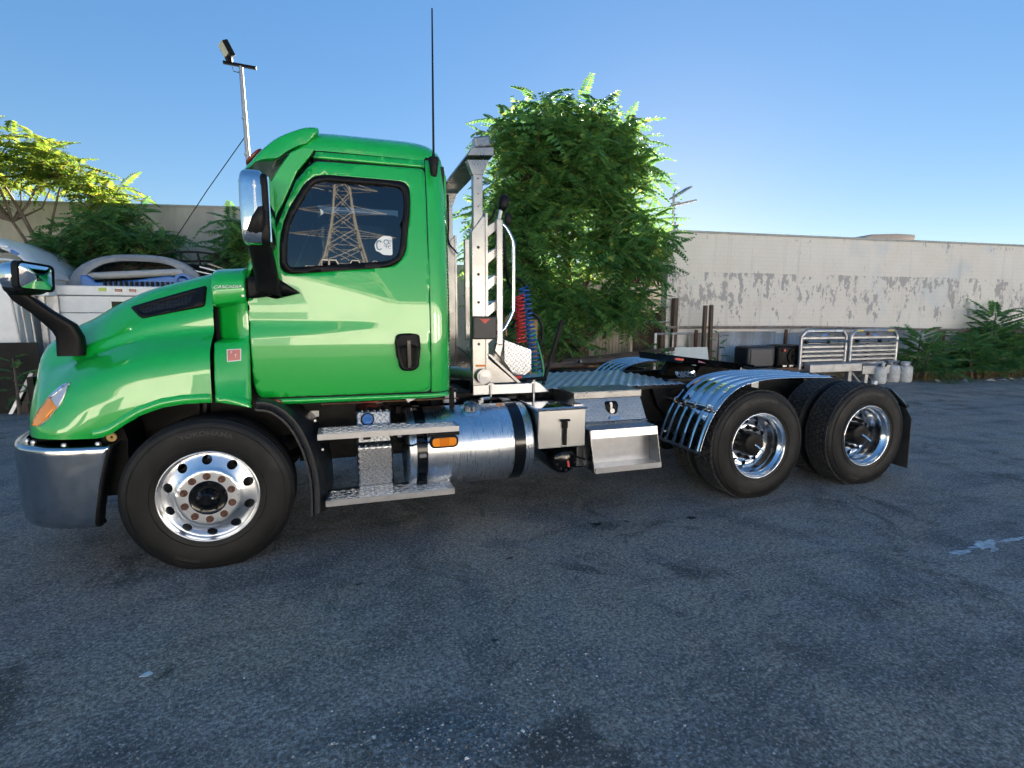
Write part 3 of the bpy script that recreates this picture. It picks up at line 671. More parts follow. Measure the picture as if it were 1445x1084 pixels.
o = MB().bb((-3.9, 8.85, 1.2), (-1.8, 8.9, 2.68)).build('dark_void_sheet', CHAS, smooth=0); tag(o, 'dark sheet added as the shaded void inside the arched cover', 'sheet')  # dark panel added to paint the shaded hollow behind the load
rb = empty('blue_ribbing', (-2.6, 8.1, 2.1), 'dark ribbed grille piece set in front of the blue panel', 'grille')
for k in range(14): MB().bb((-3.35 + k * .085, 8.06, 2.19), (-3.315 + k * .085, 8.115, 2.3)).build('rib', CHAS, rb, 0)
MB().lathe([(.1, 0), (.15, 0), (.15, .04), (.1, .04)], (-2.05, 8.06, 2.32), 'y', 24, True).build('ring', BLUE, rb)
jr = empty('black_pipe_rack', (-1.9, 8.8, 2.4), 'tangle of black tubular rack bars on top of the trailer load', 'rack')
for k, pth in enumerate([[(-3.0, 8.7, 2.62), (-2.4, 8.7, 2.92), (-1.6, 8.7, 2.92), (-1.35, 8.7, 2.75), (-1.3, 8.7, 2.55)], [(-2.4, 8.75, 2.75), (-1.35, 8.75, 2.8)], [(-2.2, 8.7, 2.92), (-2.2, 8.7, 2.6)], [(-1.9, 8.7, 2.92), (-1.85, 8.7, 2.6)], [(-3.2, 8.75, 2.68), (-1.5, 8.7, 2.66), (-.9, 8.7, 2.42)], [(-1.6, 8.6, 2.9), (-1.1, 8.6, 2.5)]]):
    MB().tube([Vector(p) for p in catmull(pth, 5)], .022, 7).build('bar', BLACK, jr)
for k in range(4):
    o = MB().box((0, 0, 0), (1.4 - .15 * k, .4, .03)).build('flat_panel', [GPLAST, ALUD, WPAINT, TANCORR][k], smooth=0, bevel=.005); o.location = (-1.45 + .06 * k, 8.7, 2.36 + .07 * k); o.rotation_euler = (R(4 * k - 6), R(9 + 3 * k), R(5 * k))
    tag(o, ['grey flat sheet at the bottom of the load beside the arched cover', 'bare metal sheet on the trailer load beside the arched cover', 'white flat panel sloping down on the trailer load', 'tan flat panel on top of the trailer load'][k], 'panel')
o = MB().prism([(-4.86, 0), (-4.1, 0), (-4.1, 1.2), (-4.98, 1.2)], 7.28, 7.31).build('black_board', BLACK, smooth=0); tag(o, 'black sheet leaning against the white truck', 'board')
for k, (x, a, mm, nm, lb) in enumerate(((-4.25, 24, ALUD, 'metal_strip', 'narrow pale metal strip leaning against the black sheet'), (-4.08, 20, WOOD, 'wooden_plank', 'wooden plank leaning beside the truck nose'))):
    o = MB().box((0, 0, .35), (.05 if k == 0 else .12, .02, .8)).build(nm, mm, smooth=0); o.location = (x - .28, 7.18, .0); o.rotation_euler = (R(-8), R(a), 0); tag(o, lb, 'plank' if k else 'strip')
for k in range(3):
    o = MB().tube([(-4.36 + .1 * k, 7.42, .7), (-4.45 + .12 * k, 7.42, 1.95)], .016, 7).build('chrome_tube', PIPEW); tag(o, 'slim bright metal tube leaning on the white truck', 'tube', 'metal tubes leaning on the white truck')
o = MB().lathe([(0, 0), (.22, 0), (.25, .55), (.24, .55), (.2, .03), (0, .03)], (-5.3, 7.2, 0), 'z', 28).build('grey_bin', pm('bin_grey', (.12, .13, .15), .6)); tag(o, 'dark grey tub standing by the black sheet', 'bin')

# ---------------- what stands behind the photographer (it lights and is mirrored in the truck)
bb_ = empty('cream_warehouse', (0, -28, 0), 'long cream warehouse in full evening sun across the yard', 'building')
MB().bb((-60, -36, 0), (60, -28, 4.6)).build('wall', LITWALL, bb_, 0); MB().bb((-60.2, -36.2, 4.6), (60.2, -27.8, 4.85)).build('roof_edge', GREYWALL, bb_, 0)
for x in (-34, -20, -6, 12, 26):
    MB().bb((x, -28.03, 0), (x + 4, -27.97, 3.6)).build('roller_door', ALUD, bb_, 0)
tw = empty('transmission_tower', (2.0, -74, 0), 'tall pale steel lattice power tower beyond the warehouse', 'pylon')
STEELT = pm('tower_steel', (.24, .225, .19), .6, .2)
q = MB(); cx, cy = 1.6, -70
lev = [(0, 4.6), (7, 4.0), (13, 3.4), (19, 2.8), (24, 2.2), (29, 1.7), (34, 1.35), (40, 1.1), (46, .9)]
cor = lambda h, w: [(cx + a * w, cy + b * w, h) for a, b in ((-1, -1), (1, -1), (1, 1), (-1, 1))]
for (h0, w0), (h1, w1) in zip(lev[:-1], lev[1:]):
    a, b = cor(h0, w0), cor(h1, w1)
    for k in range(4):
        q.tube([a[k], b[k]], .14, 4); q.tube([a[k], b[(k + 1) % 4]], .075, 4); q.tube([a[(k + 1) % 4], b[k]], .075, 4); q.tube([b[k], b[(k + 1) % 4]], .075, 4)
q.build('lattice_body', STEELT, tw, 0)
for h_, L_ in ((27, 7), (34, 6), (41, 5)):
    q = MB()
    for s_ in (-1, 1):
        tip = (cx + s_ * L_, cy, h_ + .3)
        for c in cor(h_, 1.3) + cor(h_ + 1.8, 1.1):
            if (c[0] - cx) * s_ > 0: q.tube([c, tip], .07, 4)
    q.build('crossarm', STEELT, tw, 0)

# ================================================================== TREES
def frond_template(nl, droop, wid=.16, seed=0):
    """pinnate leaf of unit length along +X, drooping in Z; list of leaflet vertex/face arrays"""
    rg = random.Random(seed); V = []; F = []
    def pt(u): return Vector((u * (1 - .12 * droop * u), 0, .10 * u - droop * u * u))
    for k in range(5):                                        # thin rachis, as a ribbon of narrow triangles
        a, b = pt(k / 5), pt((k + 1) / 5); n = len(V)
        V += [a + Vector((0, -.006, 0)), a + Vector((0, .006, 0)), b + Vector((0, .004, 0)), b + Vector((0, -.004, 0))]; F.append((n, n + 1, n + 2, n + 3))
    for k in range(nl):
        u = .16 + .84 * k / (nl - 1)
        L = wid * (1.15 - .65 * abs(u - .45) - (.25 if u > .85 else 0)) * rg.uniform(.85, 1.12)
        for s in (-1, 1):
            b = pt(min(1, u + rg.uniform(-.012, .012)))
            d = Vector((.38 + .5 * max(0, u - .7), s, -.22 - rg.uniform(0, .35))).normalized(); w = Vector((1, -s * .3, 0)).normalized() * L * .24
            mid = b + d * L * .4; tip = b + d * L - Vector((0, 0, .1 * L)); n = len(V)
            V += [b, mid + w + Vector((0, 0, .02 * L)), tip, mid - w + Vector((0, 0, -.03 * L))]
            F += [(n, n + 1, n + 2), (n, n + 2, n + 3)]
    return np.array([tuple(p) for p in V]), F
FT = [frond_template(nl, dr, w, i) for i, (nl, dr, w) in enumerate([(11, .30, .2), (12, .5, .18), (10, .18, .2), (11, .75, .19), (9, .42, .22)])]
class Leaves:
    def __init__(s): s.V = []; s.F = []; s.n = 0
    def add(s, base, az, el, L, roll, k):
        V, F = FT[k % len(FT)]
        M = (Matrix.Rotation(az, 3, 'Z') @ Matrix.Rotation(-el, 3, 'Y') @ Matrix.Rotation(roll, 3, 'X'))
        s.V.append((V * L) @ np.array(M).T + np.array(base)); s.F += [tuple(i + s.n for i in f) for f in F]; s.n += len(V)
    def build(s, name, mat, parent):
        me = bpy.data.meshes.new(name); me.from_pydata(np.concatenate(s.V).tolist(), [], s.F)
        return link(name, me, mat, parent, 0)
def whorl(lv, p, rg, n, L, el0=.62, el1=-.45, up=0):
    a0 = rg.uniform(0, 6.28)
    for k in range(n):
        u = k / max(1, n - 1); lv.add(p, a0 + k * 2.39996 + rg.uniform(-.25, .25), el0 + (el1 - el0) * u + rg.uniform(-.15, .15), L * rg.uniform(.75, 1.15) * (.7 + .3 * min(1, u + .35)), rg.uniform(-.3, .3), rg.randrange(9))
def crown_tree(name, base, blobs, ncl, L, label, mat, seed, forks, trunk_r=.1, nf=9, shell=.55, zmin=.5):
    """blobs: list of (centre, radii); clusters are spread through them, denser towards the surface"""
    rg = random.Random(seed); rt_ = empty(name, base, label, 'tree'); base = Vector(base)
    lv = Leaves(); vol = [b[1][0] * b[1][1] * b[1][2] for b in blobs]; tips = []
    for _ in range(ncl):
        c, r = rg.choices(blobs, vol)[0]
        d = Vector((rg.gauss(0, 1), rg.gauss(0, 1), rg.gauss(0, 1))).normalized(); q = (shell + (1 - shell) * rg.random()) if rg.random() < .75 else rg.random()
        p = Vector(c) + Vector((d.x * r[0], d.y * r[1], d.z * r[2])) * q
        if p.z < zmin: continue
        tips.append(p); whorl(lv, p, rg, nf, L * rg.uniform(.8, 1.15))
    lv.build('crown', mat, rt_)
    q = MB(); q.tube([Vector(p) for p in catmull([base - Vector((0, 0, .05))] + [Vector(f) for f in forks[0]], 4)], list(np.linspace(trunk_r, trunk_r * .35, 4 * len(forks[0]) + 1)), 9); q.build('trunk', BARK, rt_, 60)
    spine = [Vector(p) for f in forks for p in f]
    for f in forks[1:]:
        q = MB(); q.tube([Vector(p) for p in catmull(f, 4)], list(np.linspace(trunk_r * .6, trunk_r * .2, 4 * (len(f) - 1) + 1)), 7); q.build('limb', BARK, rt_, 60)
    q = MB()
    for p in tips:
        s_ = min(spine, key=lambda w: (w - p).length + (2 if w.z > p.z else 0)); mid = (s_ + p) / 2 + Vector((rg.uniform(-.1, .1), rg.uniform(-.1, .1), -.12)); q.tube([s_, mid, p], [.026, .017, .009], 5, False)
    q.build('branches', BARK, rt_, 60)
    return rt_
crown_tree('big_tree', (5.6, 6.9, 0), [((4.45, 6.6, 4.65), (.95, .8, 1.0)), ((5.7, 6.7, 5.2), (1.2, .8, .75)), ((5.0, 6.6, 4.85), (1.25, .95, 1.2)), ((6.4, 6.8, 4.75), (1.1, .9, 1.05)), ((5.6, 6.5, 3.3), (1.85, .95, 1.1)), ((6.9, 6.7, 3.2), (.9, .8, .9)), ((6.5, 6.5, 1.95), (1.1, .7, .75)), ((4.2, 6.6, 3.2), (.75, .8, 1.5)), ((5.0, 6.5, 1.8), (1.2, .7, .8))],
           440, .76, 'big bushy tree with feathery leaves rising behind the truck deck', LEAF, 7,
           [[(5.6, 6.9, 1.2), (5.5, 6.8, 2.6), (5.35, 6.7, 4.2), (5.3, 6.7, 5.2)], [(5.55, 6.85, 1.6), (6.2, 6.9, 2.8), (6.7, 6.9, 4.2), (6.9, 6.9, 4.9)], [(5.55, 6.85, 1.2), (4.9, 6.7, 2.6), (4.6, 6.6, 3.9)], [(5.6, 6.85, .7), (6.4, 6.6, 1.6), (6.9, 6.5, 2.4)], [(5.6, 6.8, .8), (5.1, 6.5, 1.5), (4.8, 6.5, 1.9)]], .13, 8)
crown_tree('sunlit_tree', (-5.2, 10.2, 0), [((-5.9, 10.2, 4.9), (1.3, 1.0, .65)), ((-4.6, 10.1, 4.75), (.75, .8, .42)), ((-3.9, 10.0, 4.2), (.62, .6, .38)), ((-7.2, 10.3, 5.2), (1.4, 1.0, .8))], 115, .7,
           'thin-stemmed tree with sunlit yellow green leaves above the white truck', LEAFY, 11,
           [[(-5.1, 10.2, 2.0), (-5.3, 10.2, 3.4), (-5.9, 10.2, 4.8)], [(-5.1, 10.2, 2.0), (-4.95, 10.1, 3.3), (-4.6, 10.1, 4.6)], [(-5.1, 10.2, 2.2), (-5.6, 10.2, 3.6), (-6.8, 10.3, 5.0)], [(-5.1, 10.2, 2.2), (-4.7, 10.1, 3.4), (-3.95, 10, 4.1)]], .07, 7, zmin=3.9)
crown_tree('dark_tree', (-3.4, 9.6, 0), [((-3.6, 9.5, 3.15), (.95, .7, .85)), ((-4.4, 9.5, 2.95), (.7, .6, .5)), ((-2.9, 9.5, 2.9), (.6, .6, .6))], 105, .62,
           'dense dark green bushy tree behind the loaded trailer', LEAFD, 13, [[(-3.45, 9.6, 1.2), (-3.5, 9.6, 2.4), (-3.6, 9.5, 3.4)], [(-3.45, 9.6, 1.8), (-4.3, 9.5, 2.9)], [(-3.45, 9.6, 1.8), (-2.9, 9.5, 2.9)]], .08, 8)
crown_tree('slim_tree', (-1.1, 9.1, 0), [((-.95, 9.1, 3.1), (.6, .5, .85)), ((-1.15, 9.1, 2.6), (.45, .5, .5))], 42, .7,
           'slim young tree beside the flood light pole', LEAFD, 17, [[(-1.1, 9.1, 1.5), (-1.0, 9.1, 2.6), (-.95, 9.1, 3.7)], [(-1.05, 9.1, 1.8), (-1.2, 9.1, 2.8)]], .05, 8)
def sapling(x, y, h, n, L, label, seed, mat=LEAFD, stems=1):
    rg = random.Random(seed); rt_ = empty('sapling', (x, y, 0), label, 'sapling', 'saplings at the foot of the cream wall'); lv = Leaves()
    for s in range(stems):
        dx, dy = (rg.uniform(-.25, .25), rg.uniform(-.2, .2)) if s else (0, 0); hh = h * (1 if s == 0 else rg.uniform(.55, .85))
        top = Vector((x + dx * 2, y + dy, hh)); b0 = Vector((x + dx, y + dy, 0))
        MB().tube([b0, (b0 + top) / 2 + Vector((rg.uniform(-.04, .04), 0, 0)), top], [.03, .022, .01], 6).build('stem', BARK, rt_)
        for k in range(n):
            u = .22 + .78 * k / (n - 1); p = b0 + (top - b0) * u
            lv.add(p, k * 2.4 + rg.uniform(-.3, .3), .15 + .8 * (u - .3) + rg.uniform(-.15, .15), L * (1.1 - .45 * u) * rg.uniform(.85, 1.1), rg.uniform(-.2, .2), rg.randrange(9))
    lv.build('leaves', mat, rt_); return rt_
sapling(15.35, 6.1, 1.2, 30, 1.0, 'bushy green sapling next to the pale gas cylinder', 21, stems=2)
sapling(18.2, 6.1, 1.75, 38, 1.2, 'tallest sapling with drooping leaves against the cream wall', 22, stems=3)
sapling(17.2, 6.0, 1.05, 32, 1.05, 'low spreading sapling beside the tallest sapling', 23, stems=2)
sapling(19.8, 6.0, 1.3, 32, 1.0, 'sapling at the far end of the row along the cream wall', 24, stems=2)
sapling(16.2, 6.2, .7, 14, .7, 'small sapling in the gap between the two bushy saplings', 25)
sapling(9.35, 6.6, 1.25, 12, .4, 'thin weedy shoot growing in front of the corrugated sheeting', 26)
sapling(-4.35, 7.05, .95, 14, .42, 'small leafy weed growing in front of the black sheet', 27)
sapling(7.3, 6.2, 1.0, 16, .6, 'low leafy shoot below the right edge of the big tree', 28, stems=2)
q = MB(); rg = random.Random(9)
for _ in range(900):
    x = rg.uniform(15.2, 20.5); y = 6.25 - (x - 15) * .06 + rg.gauss(0, .16) - .2; hh = rg.uniform(.08, .36); a = rg.uniform(0, 6.28); lean = rg.uniform(0, .25)
    p = Vector((x, y, 0)); w = Vector((math.cos(a), math.sin(a), 0)) * .007; tp = p + Vector((math.cos(a * 3) * lean * hh, math.sin(a * 3) * lean * hh, hh)); q.raw([p - w, p + w, tp], [(0, 1, 2)])
o = q.build('dry_grass', DRYG, smooth=0, fixn=False); o['kind'] = 'stuff'; o['label'] = 'dry brown grass and weeds along the foot of the wall'
rg = random.Random(31)
LIT = [pm('litter_white', (.7, .7, .68), .6), pm('litter_blue', (.35, .45, .6), .6), pm('litter_pink', (.65, .45, .45), .6)]
for k in range(7):
    x = 15.6 + k * .45 + rg.uniform(-.15, .15); o = MB().raw([(0, 0, 0), (.16, .02, .03), (.18, .12, .0), (.09, .1, .05), (.02, .1, .01)], [(0, 1, 2, 3), (0, 3, 4)]).build('paper_scrap', LIT[k % 3], smooth=0, solid=.003)
    o.location = (x, 5.55 - (x - 15.5) * .1, .005); o.rotation_euler = (0, 0, rg.uniform(0, 6)); tag(o, ['white', 'pale blue', 'pale pink'][k % 3] + ' scrap of paper lying along the edge of the weeds', 'litter', 'paper scraps along the weeds')

# ================================================================== THE TRUCK
YC = 1.22                                         # centre line; near tyre faces lie at y = 0
TR = empty('semi_truck', (2.4, YC, 0), 'bright green day cab semi truck with chrome bumper and bare rear frame', 'truck')
# ---------------- hood with built-in fenders: sections along x, each from the lower edge up to the centre line
HX = [-1.14, -1.08, -1.0, -.9, -.75, -.57, -.35, -.12, .06]
HT = [
 [(.72,.912),(.73,.98),(.75,1.05),(.77,1.11),(.80,1.17),(.84,1.22),(.88,1.26),(.93,1.29),(1.0,1.31),(1.22,1.34)],
 [(.42,.912),(.43,1.0),(.46,1.08),(.50,1.16),(.54,1.23),(.58,1.30),(.62,1.36),(.68,1.41),(.78,1.45),(1.22,1.50)],
 [(.24,.912),(.25,1.0),(.29,1.09),(.35,1.18),(.42,1.25),(.49,1.315),(.54,1.375),(.60,1.455),(.73,1.51),(1.22,1.58)],
 [(.13,.912),(.14,.98),(.18,1.09),(.25,1.195),(.345,1.275),(.43,1.335),(.48,1.40),(.57,1.52),(.70,1.575),(1.22,1.66)],
 [(.065,.912),(.07,.98),(.10,1.11),(.155,1.23),(.275,1.335),(.355,1.38),(.40,1.447),(.525,1.595),(.68,1.65),(1.22,1.73)],
 [(.045,.905),(.035,.98),(.048,1.14),(.09,1.285),(.22,1.40),(.285,1.44),(.32,1.522),(.455,1.695),(.64,1.755),(1.22,1.82)],
 [(.03,.90),(.02,.99),(.03,1.19),(.065,1.36),(.20,1.475),(.245,1.512),(.27,1.608),(.40,1.795),(.60,1.85),(1.22,1.90)],
 [(.025,.90),(.018,1.0),(.026,1.22),(.06,1.40),(.19,1.51),(.225,1.55),(.245,1.665),(.372,1.865),(.59,1.915),(1.22,1.95)],
 [(.03,.90),(.022,1.0),(.03,1.24),(.065,1.43),(.195,1.535),(.222,1.575),(.236,1.705),(.36,1.92),(.59,1.965),(1.22,2.0)]]
ARCHX = [-.60, -.56, -.50, -.43, -.337, -.22, -.102, .028, .10, .18, .29]; ARCHZ = [.912, .915, .939, .988, 1.045, 1.087, 1.104, 1.106, 1.10, 1.08, 1.045]
def archz(x): return float(np.interp(x, ARCHX, ARCHZ))
u = np.linspace(0, 1, 70); hx = -1.14 + 1.195 * (.35 * u + .65 * u**2 if False else u**1.35)
rows = pchip_tab(HX, HT, hx)
def hood_side(flip):
    P = []
    for x, row in zip(hx, rows):
        c = catmull(row, 9); zl = archz(x)
        k = int(np.argmax(c[:, 1] >= zl)); 
        if k > 0:
            a, b = c[k - 1], c[k]; tq = (zl - a[1]) / (b[1] - a[1]); c = np.vstack([a + (b - a) * tq, c[k:]])
        c = resample(c, 74); 
        # rolled lip round the wheel arch
        lip = np.array([[c[0][0] + .05, c[0][1] + .004]]); c = np.vstack([lip, c])
        P.append([(x, (2 * YC - p[0]) if flip else p[0], p[1]) for p in c])
    return P
hp = hood_side(False)
hb = MB().grid(hp); hb.grid(hood_side(True))
hood = hb.build('hood', GREEN, TR, 50)
BV = BVHTree.FromPolygons([Vector(p) for p in hb.v], hb.f)
def hy(x, z, d=0):
    h = BV.ray_cast(Vector((x, -3, z)), Vector((0, 1, 0)))
    if h[0] is None: h = BV.find_nearest(Vector((x, 0, z)))
    return h[0].y + d
MB().bb((-1.135, .55, .92), (-1.10, 1.89, 1.25)).build('grille', CHAS, hood, 0)
MB().bb((-1.05, .35, .85), (-.62, 2.1, 1.1)).build('engine_bay', CHAS, TR, 0)
MB().bb((-.62, .55, .75), (.95, 1.9, 1.75)).build('engine', CHAS, TR, 0)
# arch lip highlight flange
q = MB(); P = []
for x in np.linspace(-.60, .05, 40):
    z = archz(x); y = hy(x, z + .02); P.append([(x, y - .004, z + .001), (x, y - .014, z + .012), (x, y - .012, z + .04), (x - .01, hy(x - .01, z + .062) + .002, z + .062)])
q.grid(P).build('arch_flare', GREEN, hood, 60)
# air intake
vo = rnd([(-.456, 1.711), (.012, 1.858), (.004, 1.719), (-.375, 1.640)], .02); vi = rnd([(-.405, 1.702), (-.05, 1.815), (-.092, 1.727), (-.352, 1.672)], .012)
fv = lambda d: (lambda x, z: (x, hy(x, z, d), z))
vent = panel(vo, [vi], fv(-.012), .03).build('air_intake', BLACK, TR, 50, solid=.02)
HONEY, t, b = nodes('honeycomb'); vr = N(t, 'TexVoronoi', feature='DISTANCE_TO_EDGE'); vr.inputs['Scale'].default_value = 42; vr.inputs['Randomness'].default_value = .15; t.links.new(objco(t, (1, 0, 1)), vr.inputs['Vector'])
b.inputs['Base Color'].default_value = (.012, .012, .013, 1); b.inputs['Roughness'].default_value = .5
bump(t, b, ramp(t, vr.outputs['Distance'], [(.04, 1), (.1, 0)]), 1, .012); t.links.new(ramp(t, vr.outputs['Distance'], [(.06, .03), (.14, .001)]), b.inputs['Base Color'])
panel(vi, [], fv(-.004), .03).build('intake_mesh', HONEY, vent, 0)
# headlight
hl = [(-.735, 1.252), (-.79, 1.235), (-.86, 1.17), (-.925, 1.07), (-.975, .985), (-.915, .985), (-.845, 1.035), (-.775, 1.125)]
head = panel(hl, [], lambda x, z: (x - .002, hy(x, z, -.008), z), .02).build('headlight', LENS, TR, 60, solid=.012)
panel([(-.856, 1.165), (-.925, 1.072), (-.973, .988), (-.917, .989), (-.85, 1.039), (-.796, 1.105)], [], lambda x, z: (x - .003, hy(x, z, -.0125), z), .02).build('turn_signal', AMBER, head, 60, solid=.004)
panel([(-.775, 1.235), (-.81, 1.208), (-.85, 1.165), (-.84, 1.155), (-.805, 1.185), (-.77, 1.225)], [], lambda x, z: (x - .003, hy(x, z, -.0122), z), .02).build('headlight_reflector', CHROME, head, 60, solid=.003)
# hood mirror
HM = empty('hood_mirror', (-.79, .33, 1.45), parent=TR)
arm = [((-.79, .36, 1.40), .075, .06), ((-.785, .345, 1.52), .07, .05), ((-.80, .32, 1.58), .062, .045), ((-.88, .28, 1.67), .045, .04), ((-.96, .24, 1.76), .045, .04), ((-.99, .22, 1.82), .045, .04)]
P = []
for k, (c, a, bq) in enumerate(arm):
    P.append([(c[0] + a * math.copysign(abs(math.cos(w))**.6, math.cos(w)), c[1] + bq * math.copysign(abs(math.sin(w))**.6, math.sin(w)), c[2] + (.35 * a * math.cos(w) if 2 <= k <= 4 else 0)) for w in [2 * math.pi * i / 16 for i in range(17)]])
q = MB().grid(P); q.f.append(tuple(range(16))); q.build('mirror_arm', BLACK, HM, 45)
q = MB(); superbox(q, (-.925, .20, 1.885), (.15, .22, .17), 3.2, 12, (0, 0, R(-28))); q.build('mirror_shell', CHROME, HM, 180)
q = MB(); superbox(q, (-.93, .215, 1.825), (.145, .2, .1), 3.0, 12, (0, 0, R(-28))); q.build('lower_shell', BLACK, HM, 180)
mr_ = Matrix.Rotation(R(-25), 3, 'Z') @ Matrix.Rotation(R(5), 3, 'Y')
q = MB(); P = []
ring = rnd([(-.105, -.075), (.105, -.085), (.105, .07), (-.105, .085)], .035, 6)
cM = Vector((-.855, .165, 1.882))
def mpt(a, z, bul): return cM + mr_ @ Vector((bul, a, z))
q.raw([mpt(a * 1.03, z * 1.05, -.03) for a, z in ring] + [mpt(a * 1.03, z * 1.05, .012) for a, z in ring] + [mpt(a * .93, z * .91, .012) for a, z in ring], [tuple(k * len(ring) + (i + d) % len(ring) if False else k * len(ring) + i2 for k, i2 in ((k0, i), (k0, (i + 1) % len(ring)), (k0 + 1, (i + 1) % len(ring)), (k0 + 1, i))) for k0 in (0, 1) for i in range(len(ring))])
q.build('mirror_rim', BLACK, HM, 40)
q = MB(); n = len(ring); rr = [1, .75, .5, .25]
vs = [mpt(a * .94 * r_, z * .92 * r_, .008 + .028 * (1 - r_ * r_)) for r_ in rr for a, z in ring] + [mpt(0, 0, .036)]
fs = [(k * n + i, k * n + (i + 1) % n, (k + 1) * n + (i + 1) % n, (k + 1) * n + i) for k in range(3) for i in range(n)] + [(3 * n + i, 3 * n + (i + 1) % n, 4 * n) for i in range(n)]
q.raw(vs, fs).build('convex_mirror', MIRROR, HM, 180)

# ---------------- bumper
plan = catmull([(-1.27, 1.22), (-1.265, .9), (-1.22, .55), (-1.09, .25), (-.9, .10), (-.72, .055), (-.52, .04)], 8)
def bump_side(flip):
    P = []
    for i, (x, y) in enumerate(plan):
        u_ = max(0, (x + .85) / .33); cut = .125 * max(0, u_) ** 1.0     # trailing edge sweeps forward towards the bottom
        row = []
        for zz, ins, k in ((.335, .07, 1.0), (.345, .03, 1.0), (.375, .012, .97), (.45, .003, .85), (.55, 0, .68), (.66, 0, .5), (.76, 0, .28), (.81, 0, .17), (.838, .0005, .1), (.850, .004, .06), (.859, .013, .03), (.864, .03, 0), (.862, .06, 0)):
            c = Vector((-.2, 1.22, 0)) - Vector((x, y, 0)); c.normalize()
            px, py = x + c.x * ins - cut * k, y + c.y * ins
            row.append((px, 2 * YC - py if flip else py, zz))
        P.append(row)
    return P
bq = MB().grid(bump_side(False)); bq.grid(bump_side(True)); bmp = bq.build('bumper', BUMPERM, TR, 60, solid=.006)
e = bump_side(False)[-1]
q = MB(); q.grid([[(p[0] + dx, p[1] + dy, p[2]) for p in e[1:-1]] for dx, dy in ((-.004, -.002), (.012, .004), (.018, .03), (.018, .09))]); q.build('bumper_edge', BLACK, bmp, 60, solid=.004)
for x, y in ((-.60, .09), (-.78, .11), (-1.0, .26), (-1.06, .32)): MB().lathe([(0, .885), (.012, .882), (.016, .872), (.016, .862), (0, .862)], (x, y, 0), 'z', 12).build('bumper_bolt', ZINC, bmp)
MB().bb((-1.05, .55, .45), (-.62, 1.9, .86)).build('bumper_bracket', CHAS, TR, 0)
MB().prism([(-.62, .5), (-.5, .5), (-.48, .86), (-.5, .95), (-.62, .95)], .2, .5).build('tow_bracket', CHAS, TR, 0)
MB().lathe([(.008, .14), (.028, .14), (.028, .15), (.008, .15)], (-.545, 0, .895), 'y', 18, True).build('tow_eye', pm('brass', (.35, .24, .1), .4, .8), TR)

# ---------------- cab
def fcab(x, z):
    y = .150
    y += .105 * ((z - 1.45) / 1.25)**2 if z > 1.45 else .02 * ((1.45 - z) / .35)**2
    if x > 1.50: y += .15 - math.sqrt(max(1e-6, .15**2 - min(x - 1.50, .1499)**2))
    # pressed swage tapering to a point towards the handle
    if x < 1.27:
        k = (1.27 - max(x, .2)) / 1.0; zt, zb = 1.585 + .03 * k, 1.585 - .085 * k
        s_ = min(1, max(0, (z - zb) / max(zt - zb, 1e-3))); s_ = s_ * s_ * (3 - 2 * s_)
        y += .018 * k * s_ * min(1, max(0, (2.0 - z) / .25))
    return y
def FC(d): return lambda x, z: (x, fcab(x, z) + d, z)
win_raw = [(.488, 1.935), (.508, 2.27), (.705, 2.605), (1.352, 2.602), (1.352, 2.42), (1.295, 2.015)]
def winp(d): return rnd(inset(win_raw, d), [max(.03, r_ - d) for r_ in (.09, .16, .11, .10, .14, .14)], 9)
win = winp(0)
door_o = rnd([(.285, 1.79), (.282, 1.588), (.280, 1.40), (.282, 1.21), (.30, 1.13), (.325, 1.102), (1.455, 1.096), (1.476, 1.12), (1.474, 2.69), (1.455, 2.712), (.74, 2.70), (.69, 2.66), (.605, 2.556)], .015, 3)
DOOR = empty('door', (.9, .16, 1.1), parent=TR)
panel(door_o, [win], FC(0), .035).build('door_skin', GREEN, DOOR, 60, solid=.02)
gl_in = winp(.036)
panel(winp(-.008), [gl_in], FC(-.008), .03).build('window_seal', BLACK, DOOR, 60, solid=.02)
panel(winp(.026), [], FC(.006), .05).build('window_glass', GLASS, DOOR, 180)
MB().bb((.70, .245, 1.97), (.735, .255, 2.5)).build('window_divider', BLACK, DOOR, 0)
# sticker in the window
stk = rnd([(1.10, 2.15), (1.125, 2.19), (1.165, 2.218), (1.225, 2.216), (1.225, 2.083), (1.16, 2.083), (1.14, 2.10), (1.11, 2.11)], .015, 3)
so_ = panel(stk, [], FC(.002), .05).build('window_sticker', WHITE, DOOR, 0)
for txt, sz, cx, cz, w_ in (('OFF', .05, 1.178, 2.15, 1), ('Turn it', .026, 1.213, 2.155, 1)):
    vs, fs = text_mesh(txt, sz); q = MB(); q.raw([(cx + y_ - .012, fcab(1.16, 2.15) + .000, cz - x_) for x_, y_ in vs], fs); q.build('sticker_lettering', pm('sticker_teal', (.05, .2, .24), .5), DOOR, 0)
q = MB(); q.tube([(1.135 + .018 * math.cos(w), fcab(1.16, 2.15), 2.15 + .032 * math.sin(w)) for w in [R(40 + 280 * k / 12) for k in range(13)]], .004, 5); q.build('sticker_emblem', MATS['sticker_teal'], DOOR)
